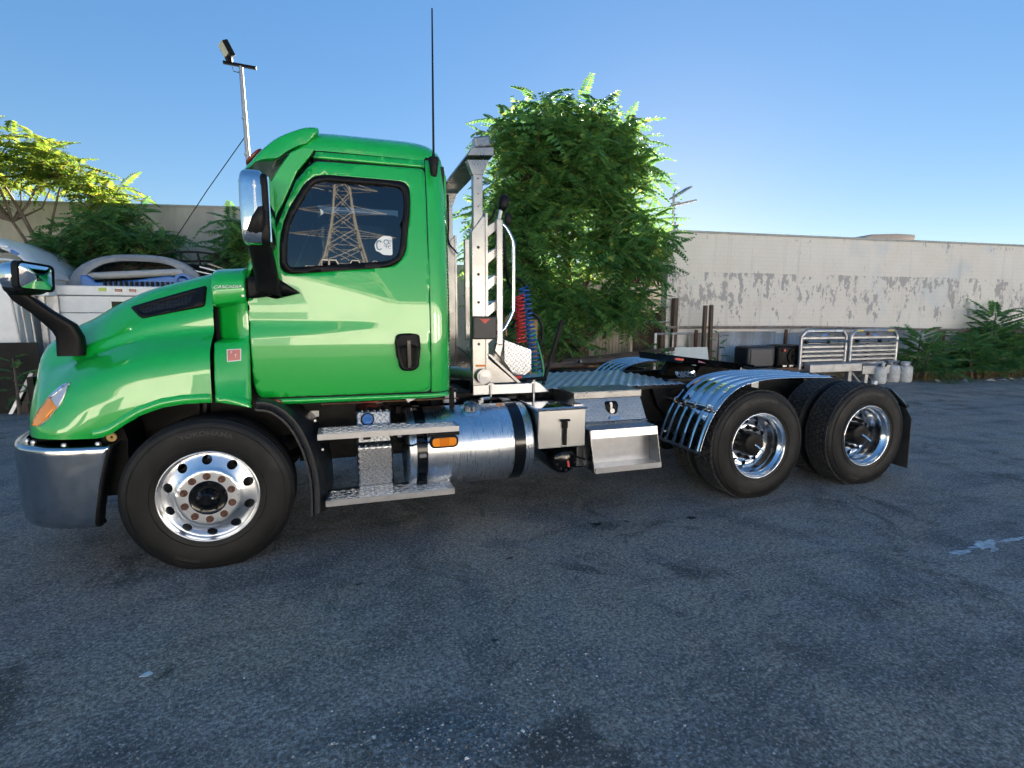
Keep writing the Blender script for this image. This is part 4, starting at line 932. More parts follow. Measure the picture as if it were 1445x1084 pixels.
# handle
ho = rnd([(1.225, 1.512), (1.255, 1.53), (1.37, 1.528), (1.395, 1.515), (1.402, 1.43), (1.385, 1.285), (1.34, 1.258), (1.27, 1.262), (1.245, 1.29)], .02, 4)
hi = rnd([(1.262, 1.43), (1.375, 1.43), (1.362, 1.31), (1.335, 1.29), (1.285, 1.29)], .02, 4)
hd = panel(ho, [hi], FC(-.014), .03).build('door_handle', BLACK, DOOR, 50, solid=.016)
panel(hi, [], FC(-.001), .04).build('handle_recess', CHAS, DOOR, 0)
MB().prism(rnd([(1.302, 1.485), (1.332, 1.485), (1.334, 1.275), (1.304, 1.275)], .008), .115, .135).build('handle_grip', GLOSSBLK, DOOR, 0, bevel=.006)
MB().lathe([(0, .128), (.010, .129), (.012, .135), (0, .135)], (1.317, 0, 1.505), 'y', 14).build('door_lock', ZINC, DOOR)
# cab shell pieces
panel([(1.482, 1.09), (1.482, 2.775), (1.60, 2.775), (1.635, 2.745), (1.649, 2.69), (1.649, 1.09)], [], FC(0), .025).build('cab_corner', GREEN, TR, 60, solid=.015)
panel([(.72, 2.722), (1.476, 2.722), (1.476, 2.775), (.74, 2.765)], [], FC(0), .03).build('roof_rail', GREEN, TR, 60, solid=.015)
panel([(.30, 1.035), (.36, 1.04), (.47, 1.048), (1.48, 1.045), (1.645, 1.05), (1.645, 1.082), (1.48, 1.078), (.33, 1.087)], [], FC(.004), .04).build('rocker_panel', GREEN, TR, 60, solid=.02)
panel(shrink(door_o, -.015) , [winp(.01)], FC(.025), .06).build('door_jamb', BLACK, TR, 60, solid=.01)
panel([(1.47, 1.07), (1.47, 2.78), (1.56, 2.78), (1.63, 2.70), (1.63, 1.07)], [], FC(.012), .06).build('seam_gasket', BLACK, TR, 60)
panel([(.72, 2.70), (.72, 2.80), (1.58, 2.80), (1.62, 2.70)], [], FC(.012), .06).build('roof_seam', BLACK, TR, 60)
panel([(.30, 1.05), (.30, 1.12), (1.64, 1.12), (1.64, 1.05)], [], FC(.014), .08).build('sill_seam', BLACK, TR, 60)
for s in (1,):
    q = MB(); q.raw([(.66, .30, 2.79), (.66, 2.14, 2.79), (1.655, 2.14, 2.79), (1.655, .30, 2.79)], [(0, 1, 2, 3)])
q = MB(); q.bb((1.60, .32, 1.07), (1.646, 2.12, 2.70)); q.build('cab_back', GREEN, TR, 0, bevel=.01)
q = MB(); q.bb((.3, .42, 1.0), (1.63, 2.0, 1.06)); q.build('cab_floor', CHAS, TR, 0)
# far side of the cab, with its own window opening
far = lambda d: (lambda x, z: (x, 2 * YC - fcab(x, z) - d, z))
panel(shrink(door_o, -.01), [win], far(0), .06).build('far_door', GREEN, TR, 60, solid=.02)
panel(winp(-.01), [], far(.01), .1).build('far_window', GLASS, TR, 180)
panel([(1.478, 1.05), (1.478, 2.775), (1.60, 2.775), (1.635, 2.745), (1.649, 2.69), (1.649, 1.05)], [], far(0), .04).build('far_cab_corner', GREEN, TR, 60)
# roof cap: rounded shell
P = []
pw = lambda v, e_: math.copysign(abs(v)**(2 / e_), v)
for i in range(72):
    w = 2 * math.pi * i / 72; row = []
    for r_ in (1.0, 1.0, .995, .985, .965, .94, .90, .84, .75, .6, .4, .2, .0):
        k = len(row); zz = 2.775 + (0, .02)[min(k, 1)] + (.185 * (max(0, 1 - r_**5))**.5 if k > 0 else 0)
        row.append((1.095 + .565 * r_ * pw(math.cos(w), 6), YC + .952 * r_ * pw(math.sin(w), 7), zz + (.012 * (1 - r_**2))))
    P.append(row)
MB().grid(P, True).build('roof', GREEN, TR, 70)
# rear quarter mount for the antenna
MB().lathe([(0, -.075), (.02, -.073), (.026, -.05), (.038, .04), (.034, .052), (.012, .056), (.010, .075), (0, .075)], (1.525, .155, 2.715), 'z', 16).build('antenna_mount', BLACK, TR)
MB().tube([(1.525, .155, 2.78), (1.527, .15, 3.2), (1.531, .15, 3.74)], [.008, .007, .005], 6).build('antenna', BLACK, TR)
# windscreen and A pillar
P = []
for k in range(9):
    v = k / 8; row = []
    for i in range(17):
        a = -1 + 2 * i / 16; bow = 1 - abs(a)**2.4; row.append((.33 + .36 * v - .22 * bow * (1 - .5 * v), YC + a * (.93 - .08 * v), 1.93 + .80 * v))
    P.append(row)
MB().grid(P).build('windscreen', GLASS, TR, 180)
for s in (0, 1):
    q = MB(); f_ = (lambda y: 2 * YC - y) if s else (lambda y: y)
    q.grid([[(.30 + .385 * v - .03, f_(.20 + .09 * v), 1.90 + .84 * v), (.30 + .39 * v - .065, f_(.30 + .09 * v), 1.93 + .82 * v), (.30 + .39 * v - .02, f_(.36 + .09 * v), 1.93 + .82 * v)] for v in np.linspace(0, 1, 8)]); q.build('windscreen_pillar', GREEN, TR, 60, solid=.01)
# wind deflector strip on the pillar
q = MB(); pl = [(.671, 2.765), (.735, 2.757), (.70, 2.70), (.619, 2.60), (.521, 2.389), (.425, 2.225), (.40, 2.35), (.425, 2.474), (.511, 2.615), (.585, 2.72)]
q.prism(pl, .165, .195); q.build('pillar_deflector', GREEN, TR, 0, bevel=.008)
# sun visor wing over the windscreen
sec = catmull([(.277, 2.607), (.32, 2.648), (.40, 2.678), (.484, 2.692), (.553, 2.745), (.64, 2.80), (.715, 2.83), (.772, 2.90), (.776, 2.925), (.762, 2.938), (.673, 2.926), (.514, 2.85), (.401, 2.753), (.309, 2.645), (.277, 2.607)], 4)
P = []
for i, a in enumerate((-1, -.985, -.95, -.85, -.6, -.3, 0, .3, .6, .85, .95, .985, 1)):
    k = {0: .80, 1: .93, 2: 1, 12: .80, 11: .93, 10: 1}.get(i, 1); c = sec.mean(0)
    P.append([(c[0] + (p[0] - c[0]) * k - .14 * (1 - abs(a)**2), YC + a * .94, c[1] + (p[1] - c[1]) * k + .03 * (1 - a * a)) for p in sec])
q = MB().grid(P); n = len(sec); q.f += [tuple(range(n - 1)), tuple(len(q.v) - n + i for i in range(n - 1))]; q.build('sun_visor', GREEN, TR, 50)
for a, y in ((0, .42), (1, .95), (2, YC)):
    q = MB(); superbox(q, (.345 + (-.012, -.055, -.07)[a], y, 2.738), (.15, .1, .03), 2.5, 8, (0, R(-46), 0)); q.build('roof_marker_light', REDL, TR, 180)

# ---------------- cowl between hood and door
def cowl(flip):
    P = []
    xs = np.linspace(.074, .272, 9)
    for x in xs:
        v = (x - .074) / .198; v2 = v * v * (3 - 2 * v); rec = .30 * (1 - v2) + .168 * v2; zb = archz(x)
        pts = [(.12, zb + .002), (.035 + .03 * v, zb), (.026 + .04 * v, zb + .012), (.028 + .05 * v, zb + .04), (.04 + .06 * v, zb + .055), (.045 + .08 * v, 1.25), (.075 + .07 * v, 1.40), (.11 + .045 * v, 1.47), (.135 + .028 * v, 1.485 + .005 * v),
               (rec - .005, 1.505), (rec, 1.53), (rec, 1.68), (rec - .005, 1.705 + .035 * v), (.145, 1.725 + .035 * v), (.135, 1.74 + .035 * v), (.14, 1.86 + .02 * v), (.15, 1.885 + .015 * v), (.19, 1.925 + .02 * v), (.28, 1.955 + .02 * v), (.5, 1.985), (YC, 2.01)]
        P.append([(x, 2 * YC - y if flip else y, z) for y, z in pts])
    return P
q = MB().grid(cowl(False)); q.grid(cowl(True)); cw = q.build('cowl', GREEN, TR, 40, solid=.01)
MB().prism([(.045, 1.12), (.082, 1.12), (.082, 1.90), (.045, 1.89)], .32, .6).build('cowl_seal', BLACK, TR, 0)
for s in (0, 1): MB().bb((.2, .33 if s == 0 else 2.05, 1.07), (.30, .38 if s == 0 else 2.1, 1.9)).build('hinge_pillar', BLACK, TR, 0)
vs, fs = text_mesh('CASCADIA', .027, .25, 1.25, 0)
MB().raw([(.168 + x_, .131 + .0, 1.832 + y_ + .045 * x_) for x_, y_ in vs], fs).build('lettering', WHITE, cw, 0, solid=.003)
MB().lathe([(0, .128), (.009, .129), (.009, .137), (0, .137)], (.255, 0, 1.785), 'y', 12).build('cowl_bolt', ZINC, cw)
q = MB(); P = [(.145, 1.436), (.222, 1.438), (.220, 1.365), (.146, 1.36)]
def cy(x, z): 
    v = (x - .074) / .198
    return float(np.interp(z, [1.25, 1.40, 1.47], [.045 + .08 * v, .075 + .07 * v, .11 + .045 * v]))
fst = panel(P, [], lambda x, z: (x, cy(x, z) - .004, z), .03).build('company_sticker', pm('faded_red_decal', (.6, .2, .16), .5), TR, 0)
for a, c_, col_ in ((.147, .151, WHITE),):
    panel([(.143, 1.438), (.224, 1.440), (.222, 1.362), (.144, 1.357)], [[(.147, 1.433), (.219, 1.435), (.217, 1.368), (.148, 1.363)]], lambda x, z: (x, cy(x, z) - .005, z), .03).build('sticker_border', WHITE, fst, 0)
for ch, cx, cz in (('F', .170, 1.408), ('T', .193, 1.385)):
    vs, fs = text_mesh(ch, .03); MB().raw([(cx + x_, cy(cx, cz) - .0065, cz + y_) for x_, y_ in vs], fs).build('sticker_letter', WHITE, fst, 0)
panel([(.31, 1.066), (.345, 1.062), (.455, 1.062), (.44, 1.085), (.33, 1.098)], [], FC(-.006), .03).build('side_marker_light', pm('dark_amber_lens', (.35, .07, .01), .25, coat=.5), TR, 50, solid=.012)

# ---------------- door mirror
DM = empty('door_mirror', (.40, .12, 1.8), parent=TR)
q = MB(); superbox(q, (.385, -.03, 2.30), (.155, .30, .45), 5, 14); q.build('mirror_shell', CHROME, DM, 180)
q = MB(); superbox(q, (.445, -.03, 2.29), (.06, .29, .43), 7, 12); q.build('mirror_frame', BLACK, DM, 180)
MB().bb((.47, -.15, 2.10), (.479, .09, 2.48)).build('mirror_glass', MIRROR, DM, 0)
# arm: from the door base up round the outer face of the shell
sec_ = [((.415, .12, 1.80), .078, .06), ((.412, .08, 1.90), .072, .06), ((.402, .03, 2.0), .07, .075), ((.392, -.03, 2.10), .07, .12), ((.398, -.08, 2.18), .062, .115), ((.415, -.10, 2.25), .045, .10), ((.43, -.105, 2.30), .022, .085)]
P = []
for c, a, bq_ in sec_:
    P.append([(c[0] + a * math.copysign(abs(math.cos(w))**.55, math.cos(w)), c[1] + bq_ * math.copysign(abs(math.sin(w))**.55, math.sin(w)), c[2] - .25 * a * math.cos(w) * (1 if c[2] < 2.15 else -1.6)) for w in [2 * math.pi * i / 20 for i in range(21)]])
q = MB().grid(P); q.f += [tuple(range(20)), tuple(len(q.v) - 21 + i for i in range(20))]; q.build('mirror_arm', BLACK, DM, 50)
panel(rnd([(.287, 1.905), (.33, 1.915), (.47, 1.902), (.605, 1.808), (.29, 1.768)], .012, 3), [], FC(-.022), .05).build('mirror_base', BLACK, DM, 40, solid=.03)
for x, z in ((.335, 1.80), (.545, 1.825)): MB().lathe([(0, -.006), (.009, -.005), (.009, .004), (0, .004)], (x, fcab(x, z) - .024, z), 'y', 12).build('mirror_bolt', ZINC, DM)

# ---------------- cab interior
SE = empty('driver_seat', (1.15, .75, 1.1), parent=TR)
q = MB(); superbox(q, (1.22, .72, 1.75), (.16, .46, .72), 5, 12, (0, R(10), 0)); q.build('backrest', SEATM, SE, 180)
q = MB(); superbox(q, (1.28, .72, 2.12), (.11, .30, .2), 4, 10, (0, R(8), 0)); q.build('headrest', SEATM, SE, 180)
q = MB(); superbox(q, (1.0, .72, 1.38), (.5, .5, .16), 5, 10); q.build('cushion', SEATM, SE, 180)
q = MB(); q.bb((.9, .6, 1.06), (1.15, .85, 1.31)); q.build('pedestal', INTER, SE, 0)
q = MB(); superbox(q, (.42, YC, 1.72), (.36, 1.7, .42), 6, 12); q.build('dashboard', INTER, TR, 180)
q = MB(); P = []
for k in range(28): w = 2 * math.pi * k / 28; P.append([Vector((.66, .72, 1.80)) + Matrix.Rotation(R(-32), 3, 'Y') @ Vector((0, (.22 + .016 * math.cos(a)) * math.cos(w), (.22 + .016 * math.cos(a)) * math.sin(w))) + Matrix.Rotation(R(-32), 3, 'Y') @ Vector((.016 * math.sin(a), 0, 0)) for a in [2 * math.pi * j / 8 for j in range(9)]])
q.grid(P, True); q.tube([(.66, .72, 1.80), (.5, .72, 1.68)], .03, 8); q.tube([Vector((.66, .52, 1.80)), Vector((.66, .92, 1.80))], .016, 6); q.build('steering_wheel', INTER, TR, 60)
q = MB(); q.bb((1.60, .3, 1.1), (1.625, 2.1, 2.75)); q.build('rear_trim', INTER, TR, 0)
q = MB(); q.bb((.7, .36, 2.755), (1.62, 2.08, 2.78)); q.build('headliner', INTER, TR, 0)

# ---------------- wheels (modelled round the axle, outer face towards -y)
def bent_text(txt, size, rc, a0, y, flip=False):
    vs, fs = text_mesh(txt, size, 0, 1.25, .001)
    out = []
    for x_, y_ in vs:
        r_ = rc + y_; w = a0 - x_ / rc; out.append((r_ * math.cos(w), y, r_ * math.sin(w)))
    return out, fs
def flat(p, lim=-.489):
    x, y, z = p
    if z < lim:
        k = lim - z; z = lim - k * .02
    return (x, y, z)
RT = .514
def tyre_mesh(kind):
    side = [(.288, .03), (.296, .006), (.310, -.002), (.345, -.008), (.40, -.014), (.44, -.011), (.468, -.002), (.480, .002), (.484, .004), (.492, .008), (.502, .022)]
    if kind == 'steer':
        tread = []; 
        for k, y0 in enumerate((.026, .074, .122, .170, .218)):
            tread += [(.508 + .005 * math.sin(math.pi * (k + .5) / 5), y0), (.510 + .005 * math.sin(math.pi * (k + .5) / 5), y0 + .003), (.510 + .005 * math.sin(math.pi * (k + .5) / 5), y0 + .036), (.508, y0 + .038), (.497, y0 + .039), (.497, y0 + .047)]
        tread = tread[:-2]
    else: tread = [(.502, .024), (.503, .14), (.502, .256)]
    prof = side + tread + [(r_, .28 - y) for r_, y in side[::-1]]
    q = MB(); q.lathe(prof, n=96); q.v = [flat(p) for p in q.v]; return q
def to_mesh(q, name, mat, smooth=35, fixn=True):
    me = bpy.data.meshes.new(name); me.from_pydata(q.v, [], q.f)
    if fixn: bm = bmesh.new(); bm.from_mesh(me); bmesh.ops.recalc_face_normals(bm, faces=bm.faces); bm.to_mesh(me); bm.free()
    me.materials.append(mat)
    if smooth: me.shade_smooth(); me.set_sharp_from_angle(angle=R(smooth))
    return me
steer_t = to_mesh(tyre_mesh('steer'), 'tyre', RUBBER, 30)
drive_t = to_mesh(tyre_mesh('drive'), 'tyre', RUBBER, 30)
q = MB(); nb = 58                                               # drive tread: rows of hexagonal blocks
for row in range(6):
    y0 = .034 + .0424 * row; last = row in (0, 5)
    for k in range(nb):
        a = 2 * math.pi * (k + (.5 if row % 2 else 0)) / nb; hw, hl = .0185, .024
        hexa = [(-hw, -.010), (-hw, .010), (0, .0225), (hw, .010), (hw, -.010), (0, -.0225)] if not last else [(-.013, -.021), (-.013, .021), (.013, .021), (.013, -.021)]
        b0 = len(q.v); m_ = len(hexa)
        for r_, sc in ((.498, 1.0), (.511, 1.0), (.5145 - .002 * abs(row - 2.5) / 2.5, .9)):
            for dy, dl in hexa:
                w = a + dl * sc / r_ * 1.12; q.v.append(flat((r_ * math.cos(w), y0 + dy * sc, r_ * math.sin(w))))
        for lv_ in range(2):
            for i in range(m_): j = (i + 1) % m_; q.f.append((b0 + lv_ * m_ + i, b0 + lv_ * m_ + j, b0 + (lv_ + 1) * m_ + j, b0 + (lv_ + 1) * m_ + i))
        q.f.append(tuple(b0 + 2 * m_ + i for i in range(m_)))
tread_m = to_mesh(q, 'tread_blocks', TREAD, 0)
# small nubs on the shoulder
q = MB()
for k in range(60):
    w = 2 * math.pi * k / 60; q.box((.4965 * math.cos(w), .016, .4965 * math.sin(w)), (.010, .008, .007), (0, -w, 0))
q.v = [flat(p) for p in q.v]; nub_m = to_mesh(q, 'wear_marks', RUBBER, 0)
vs, fs = bent_text('YOKOHAMA', .042, .408, R(88), -.0165); q = MB().raw(vs, fs)
let_m = to_mesh(q, 'sidewall_lettering', LETTER, 0)
vs2, fs2 = bent_text('295/75R22.5', .022, .425, R(250), -.0155); siz_m = to_mesh(MB().raw(vs2, fs2), 'size_lettering', LETTER, 0)
q = MB(); q.lathe([(.455, -.0095), (.456, -.012), (.459, -.012), (.460, -.008)], n=96); q.lathe([(.335, -.007), (.336, -.0125), (.340, -.0125), (.341, -.0075)], n=96); q.v = [flat(p) for p in q.v]; rib_m = to_mesh(q, 'sidewall_ribs', RUBBER, 40)
# steer rim: polished disc with ten hand holes
def disc(prof, r_out, r_in, rh, hole, n=10, step=.012, a0=R(18)):
    circ = lambda c, r_, k: [(c[0] + r_ * math.cos(2 * math.pi * i / k), c[1] + r_ * math.sin(2 * math.pi * i / k)) for i in range(k)]
    outer = circ((0, 0), r_out, 96); holes = [circ((0, 0), r_in, 48)] + [circ((rh * math.cos(a0 + 2 * math.pi * i / n), rh * math.sin(a0 + 2 * math.pi * i / n)), hole, 20) for i in range(n)]
    rs, ds = zip(*prof)
    return panel(outer, holes, lambda x, z: (x, float(np.interp(math.hypot(x, z), rs, ds)), z), step)
sp_ = [(.10, -.020), (.178, -.020), (.184, -.017), (.192, -.008), (.225, .010), (.262, .028), (.279, .034), (.29, .03)]
sd = catmull([(a, b) for a, b in sp_], 6); sd = [tuple(p) for p in sd]
steer_d = to_mesh(disc(sd, .284, .113, .243, .030), 'wheel_disc', ALUW, 60)
q = MB(); q.lathe([(.280, .034), (.286, .026), (.289, .010), (.290, .002), (.293, -.004), (.298, -.006), (.3025, -.004), (.304, .004), (.302, .012), (.294, .014), (.29, .05)], n=96)
rim_s = to_mesh(q, 'rim_flange', ALUW, 60)
q = MB(); q.lathe([(.29, .04), (.27, .05), (.262, .10), (.262, .2), (.29, .24)], n=64); rim_b = to_mesh(q, 'rim_barrel', ALUD, 60)
q = MB(); q.lathe([(0, .06), (.24, .06)], n=48); rim_k = to_mesh(q, 'brake_drum', CHAS, 60)
q = MB(); q.lathe([(.113, .03), (.112, -.022), (.104, -.028), (.085, -.02), (.068, -.022), (.062, -.058), (.048, -.07), (.046, -.082), (.036, -.088), (.03, -.078), (.0, -.078)], n=40)
for k in range(6): w = k * math.pi / 3; q.tube([(.085 * math.cos(w), -.018, .085 * math.sin(w)), (.085 * math.cos(w), -.032, .085 * math.sin(w))], .008, 6)
hub_s = to_mesh(q, 'hub', GLOSSBLK, 40)
q = MB(); q.lathe([(.021, .0), (.021, -.004), (.0165, -.006), (.0165, -.020), (.012, -.026), (.0105, -.027), (.0105, -.040), (.007, -.043), (0, -.043)], n=6, ax='y'); q.lathe([(.023, 0), (.023, -.005), (.012, -.007)], n=18); nut_m = to_mesh(q, 'lug_nut', RUST, 40); nut_d = to_mesh(q, 'lug_nut', CHAS, 40)
# drive rim: deep dish
q = MB(); q.lathe([(.296, .016), (.302, .012), (.304, .004), (.3025, -.004), (.298, -.006), (.293, -.003), (.288, .012), (.284, .03), (.270, .042), (.262, .055), (.262, .10), (.256, .118), (.246, .135), (.236, .160), (.228, .175)], n=96); rim_d = to_mesh(q, 'rim', ALU, 60)
dd = [(.10, .150), (.165, .150), (.172, .152), (.182, .165), (.205, .182), (.232, .176), (.24, .165)]; dd = [tuple(p) for p in catmull(dd, 5)]
drive_d = to_mesh(disc(dd, .234, .11, .204, .024), 'wheel_disc', ALU, 60)
q = MB(); lob = 10; P = []
for y, r0 in ((.155, .104), (.09, .102), (.07, .101), (.06, .098), (.055, .088), (.052, .05), (.052, .0)):
    P.append([((r0 + (.006 if .06 < y < .16 else .004) * (1 if (i // 3) % 2 == 0 else 0) * (r0 > .08)) * math.cos(2 * math.pi * i / 60), y, (r0 + (.006 if .06 < y < .16 else .004) * (1 if (i // 3) % 2 == 0 else 0) * (r0 > .08)) * math.sin(2 * math.pi * i / 60)) for i in range(61)])
q.grid(P); hub_d = to_mesh(q, 'hub_cap', CHAS, 40)
q = MB(); q.tube([(.0, .05, .0), (.012, .015, -.018), (.03, -.02, -.05)], .0085, 8); stem_m = to_mesh(q, 'valve_stem', CHROME, 40)
q = MB(); q.tube([(.165 * math.cos(w), .09, .165 * math.sin(w)) for w in [0]] + [(.165, .15, 0)], .012, 8)
def wobj(name, me, par, loc=(0, 0, 0), rot=(0, 0, 0)):
    o = bpy.data.objects.new(name, me); COL.objects.link(o); o.parent = par; o.location = loc; o.rotation_euler = rot; return o
def wheel(x, y, kind, flip=False, spin=0, label=None):
    w = empty('wheel', (x, y, .49), parent=TR, world=False); w.rotation_euler = (0, 0, math.pi if flip else 0)
    if label: w['label'] = label
    if kind == 'steer':
        for nm, me in (('tyre', steer_t), ('sidewall_lettering', let_m), ('size_lettering', siz_m), ('sidewall_ribs', rib_m), ('wheel_disc', steer_d), ('rim_flange', rim_s), ('rim_barrel', rim_b), ('brake_drum', rim_k), ('hub', hub_s)): wobj(nm, me, w)
        for k in range(10):
            a = R(90 + 36 * k); wobj('lug_nut', nut_m, w, (.143 * math.cos(a), -.020, .143 * math.sin(a)))
    elif kind == 'outer':
        for nm, me in (('tyre', drive_t), ('tread_blocks', tread_m), ('wear_marks', nub_m), ('sidewall_lettering', let_m), ('size_lettering', siz_m), ('sidewall_ribs', rib_m), ('rim', rim_d), ('wheel_disc', drive_d), ('hub_cap', hub_d), ('valve_stem', stem_m)):
            wobj(nm, me, w)
        for k in range(10):
            a = R(90 + 36 * k); wobj('lug_nut', nut_d, w, (.143 * math.cos(a), .150, .143 * math.sin(a)))
        wobj('brake_drum', rim_k, w, (0, .14, 0))
    else:
        wobj('tyre', drive_t, w); wobj('tread_blocks', tread_m, w); wobj('rim_barrel', rim_b, w); wobj('brake_drum', rim_k, w, (0, .05, 0))
    return w
XW1, XW2 = 4.427, 5.747
wheel(0, .014, 'steer', label='polished front wheel with rusty lug nuts'); wheel(0, 2.44 - .014, 'steer', True)
for x in (XW1, XW2):
    wheel(x, .014, 'outer'); wheel(x, .014 + .335, 'inner')
    wheel(x, 2.44 - .014, 'outer', True); wheel(x, 2.44 - .014 - .335, 'inner', True)

# ---------------- frame, axles, suspension
for y in (.79, 1.65): MB().prism([(y - .045, .735), (y + .045, .735), (y + .045, .75), (y - .03 if y < YC else y + .045, .75), (y - .03 if y < YC else y + .045, .98), (y + .045, .98), (y + .045, .995), (y - .045, .995)] if False else [(y - .045, .735), (y + .045, .735), (y + .045, .995), (y - .045, .995)], -1.0, 6.15, 'yz').build('frame_rail', CHAS, TR, 0, bevel=.008)
for x in (1.9, 2.9, 3.75, 5.08, 6.1): MB().bb((x - .06, .8, .76), (x + .06, 1.64, .96)).build('crossmember', CHAS, TR, 0)
MB().tube([(0, .3, .47), (0, .55, .40), (0, 1.9, .40), (0, 2.14, .47)], .06, 10).build('front_axle', CHAS, TR)
for y in (.62, 1.82): MB().tube([Vector(p) for p in catmull([(-.75, y, .74), (-.4, y, .56), (0, y, .49), (.45, y, .58), (.8, y, .76)], 5)], .04, 6).build('leaf_spring', CHAS, TR)
MB().tube([(-.15, .5, .55), (-.1, .55, 1.05)], .035, 10).build('shock_absorber', CHAS, TR)
for x in (XW1, XW2):
    q = MB(); q.tube([(x, .3, .49), (x, 1.0, .49)], .075, 14); q.tube([(x, 1.44, .49), (x, 2.14, .49)], .075, 14); q.build('axle_tube', CHAS, TR)
    q = MB(); superbox(q, (x, YC, .50), (.5, .46, .46), 2.6, 12); q.build('differential', CHAS, TR, 180)
    for y in (.72, 1.72):
        MB().lathe([(0, .40), (.11, .42), (.13, .48), (.115, .54), (.13, .60), (.11, .68), (.06, .70), (0, .70)], (x + .36, y, 0), 'z', 20).build('air_bag', RUBBER, TR)
        MB().box((x - .05, y, .40), (.95, .08, .07), (0, R(-4), 0)).build('trailing_arm', CHAS, TR, 0)
MB().tube([(1.3, YC, .66), (4.2, YC, .56)], .055, 12).build('drive_shaft', CHAS, TR)
MB().prism([(4.0, .55), (4.12, .45), (4.2, .75), (4.02, .98), (3.7, .98), (3.78, .78)], .66, .72).build('suspension_hanger', CHAS, TR, 0)
MB().bb((3.45, .72, .62), (3.95, .745, .97)).build('frame_plate', CHAS, TR, 0)
q = MB(); q.bb((.5, .7, .5), (2.9, 1.7, .9)); q.build('gearbox', CHAS, TR, 0)
rg = random.Random(77)
for k in range(26):                                              # pipes and fittings under the cab sill
    x = .5 + rg.random() * 1.6; z = .70 + rg.random() * .27; L_ = rg.uniform(.1, .45); y = rg.uniform(.55, .68)
    o = (MB().tube([(x, y, z), (x + L_ * .5, y - .02, z + rg.uniform(-.02, .02)), (x + L_, y, z + rg.uniform(-.03, .03))], rg.uniform(.008, .022), 7) if k % 3 else MB().box((x, y, z), (rg.uniform(.04, .12), .06, rg.uniform(.05, .12)))).build('chassis_fitting', [CHAS, BLACK, CHAS, ALUD, RUST, CHAS][k % 6], TR, 40)
MB().tube([(.55, .5, .985), (1.75, .48, .985)], .006, 7).build('air_line', RUST, TR)
MB().box((.62, .5, .985), (.13, .06, .09)).build('junction_box', CHAS, TR, 0, bevel=.01)
MB().box((1.06, .5, 1.0), (.12, .05, .03)).build('red_connector', REDD, TR, 0, bevel=.008)
MB().box((1.36, .42, 1.015), (.08, .02, .045), (0, R(-25), 0)).build('cable_tag', WHITE, TR, 0, bevel=.006)
MB().tube([(1.66, .3, 1.1), (1.66, .3, .93)], .02, 8).build('cab_shock', CHAS, TR)
# ---------------- black splash fender behind the front wheel
path = catmull([(.30, 1.055), (.40, 1.03), (.507, .925), (.585, .75), (.625, .55), (.63, .38), (.625, .27)], 7)
P = []
for i, (x, z) in enumerate(path):
    t_ = path[min(i + 1, len(path) - 1)] - path[max(i - 1, 0)]; t_ = t_ / np.linalg.norm(t_); nx, nz = -t_[1], t_[0]
    P.append([(x + nx * o_, y, z + nz * o_) for y, o_ in ((.62, .005), (.30, .004), (.10, 0), (.06, .0), (.04, -.006), (.04, -.02), (.10, -.025), (.3, -.02), (.62, -.02))])
P2 = [[(a[0], a[1], a[2]) for a in r_] for r_ in P]
sf = MB().grid(P).build('splash_fender', pm('splash_plastic', (.010, .011, .014), .42, 0, (.016, .017, .02), 6, .08, .1, 200), TR, 50)
q = MB(); P = []
for i, (x, z) in enumerate(path):
    t_ = path[min(i + 1, len(path) - 1)] - path[max(i - 1, 0)]; t_ = t_ / np.linalg.norm(t_); nx, nz = -t_[1], t_[0]
    nx, nz = abs(nx), abs(nz)
    P.append([(x + .002, .046, z), (x + nx * .04, .05, z + nz * .04), (x + nx * .06, .10, z + nz * .06), (x + nx * .095, .16, z + nz * .03), (x + nx * .12, .6, z + nz * .02)])
q.grid(P).build('splash_flange', MATS['splash_plastic'], TR, 50, solid=.004)
for x, z in ((.66, .93), (.70, .72)): MB().lathe([(0, .12), (.009, .121), (.009, .14), (0, .14)], (x, 0, z), 'y', 10).build('fender_bolt', ZINC, TR)

# ---------------- diamond plate cover with blue filler cap, and the two steps
dc = empty('fluid_tank', (1.06, .4, .35), parent=TR)
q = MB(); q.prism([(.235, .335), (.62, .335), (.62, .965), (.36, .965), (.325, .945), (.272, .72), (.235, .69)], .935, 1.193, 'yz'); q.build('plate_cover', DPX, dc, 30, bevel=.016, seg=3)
fcap = Vector((1.018, .300, .885)); nrm = Vector((0, -.97, .23)).normalized()
MB().tube([fcap - nrm * .01, fcap + nrm * .008], .05, 24).build('filler_ring', BLACK, dc)
MB().tube([fcap + nrm * .006, fcap + nrm * .035], .039, 20).build('blue_cap', BLUE, dc)
q = MB(); q.box(fcap + nrm * .04, (.05, .012, .02)); q.build('cap_grip', BLUE, dc, 0, bevel=.004)
MB().box((1.04, .280, .805), (.1, .004, .02), (R(-13), 0, 0)).build('caution_label', YEL, dc, 0)
STEPF = pm('step_face_aluminium', (.50, .50, .51), .36, 1, (.44, .44, .45), 14, .05)
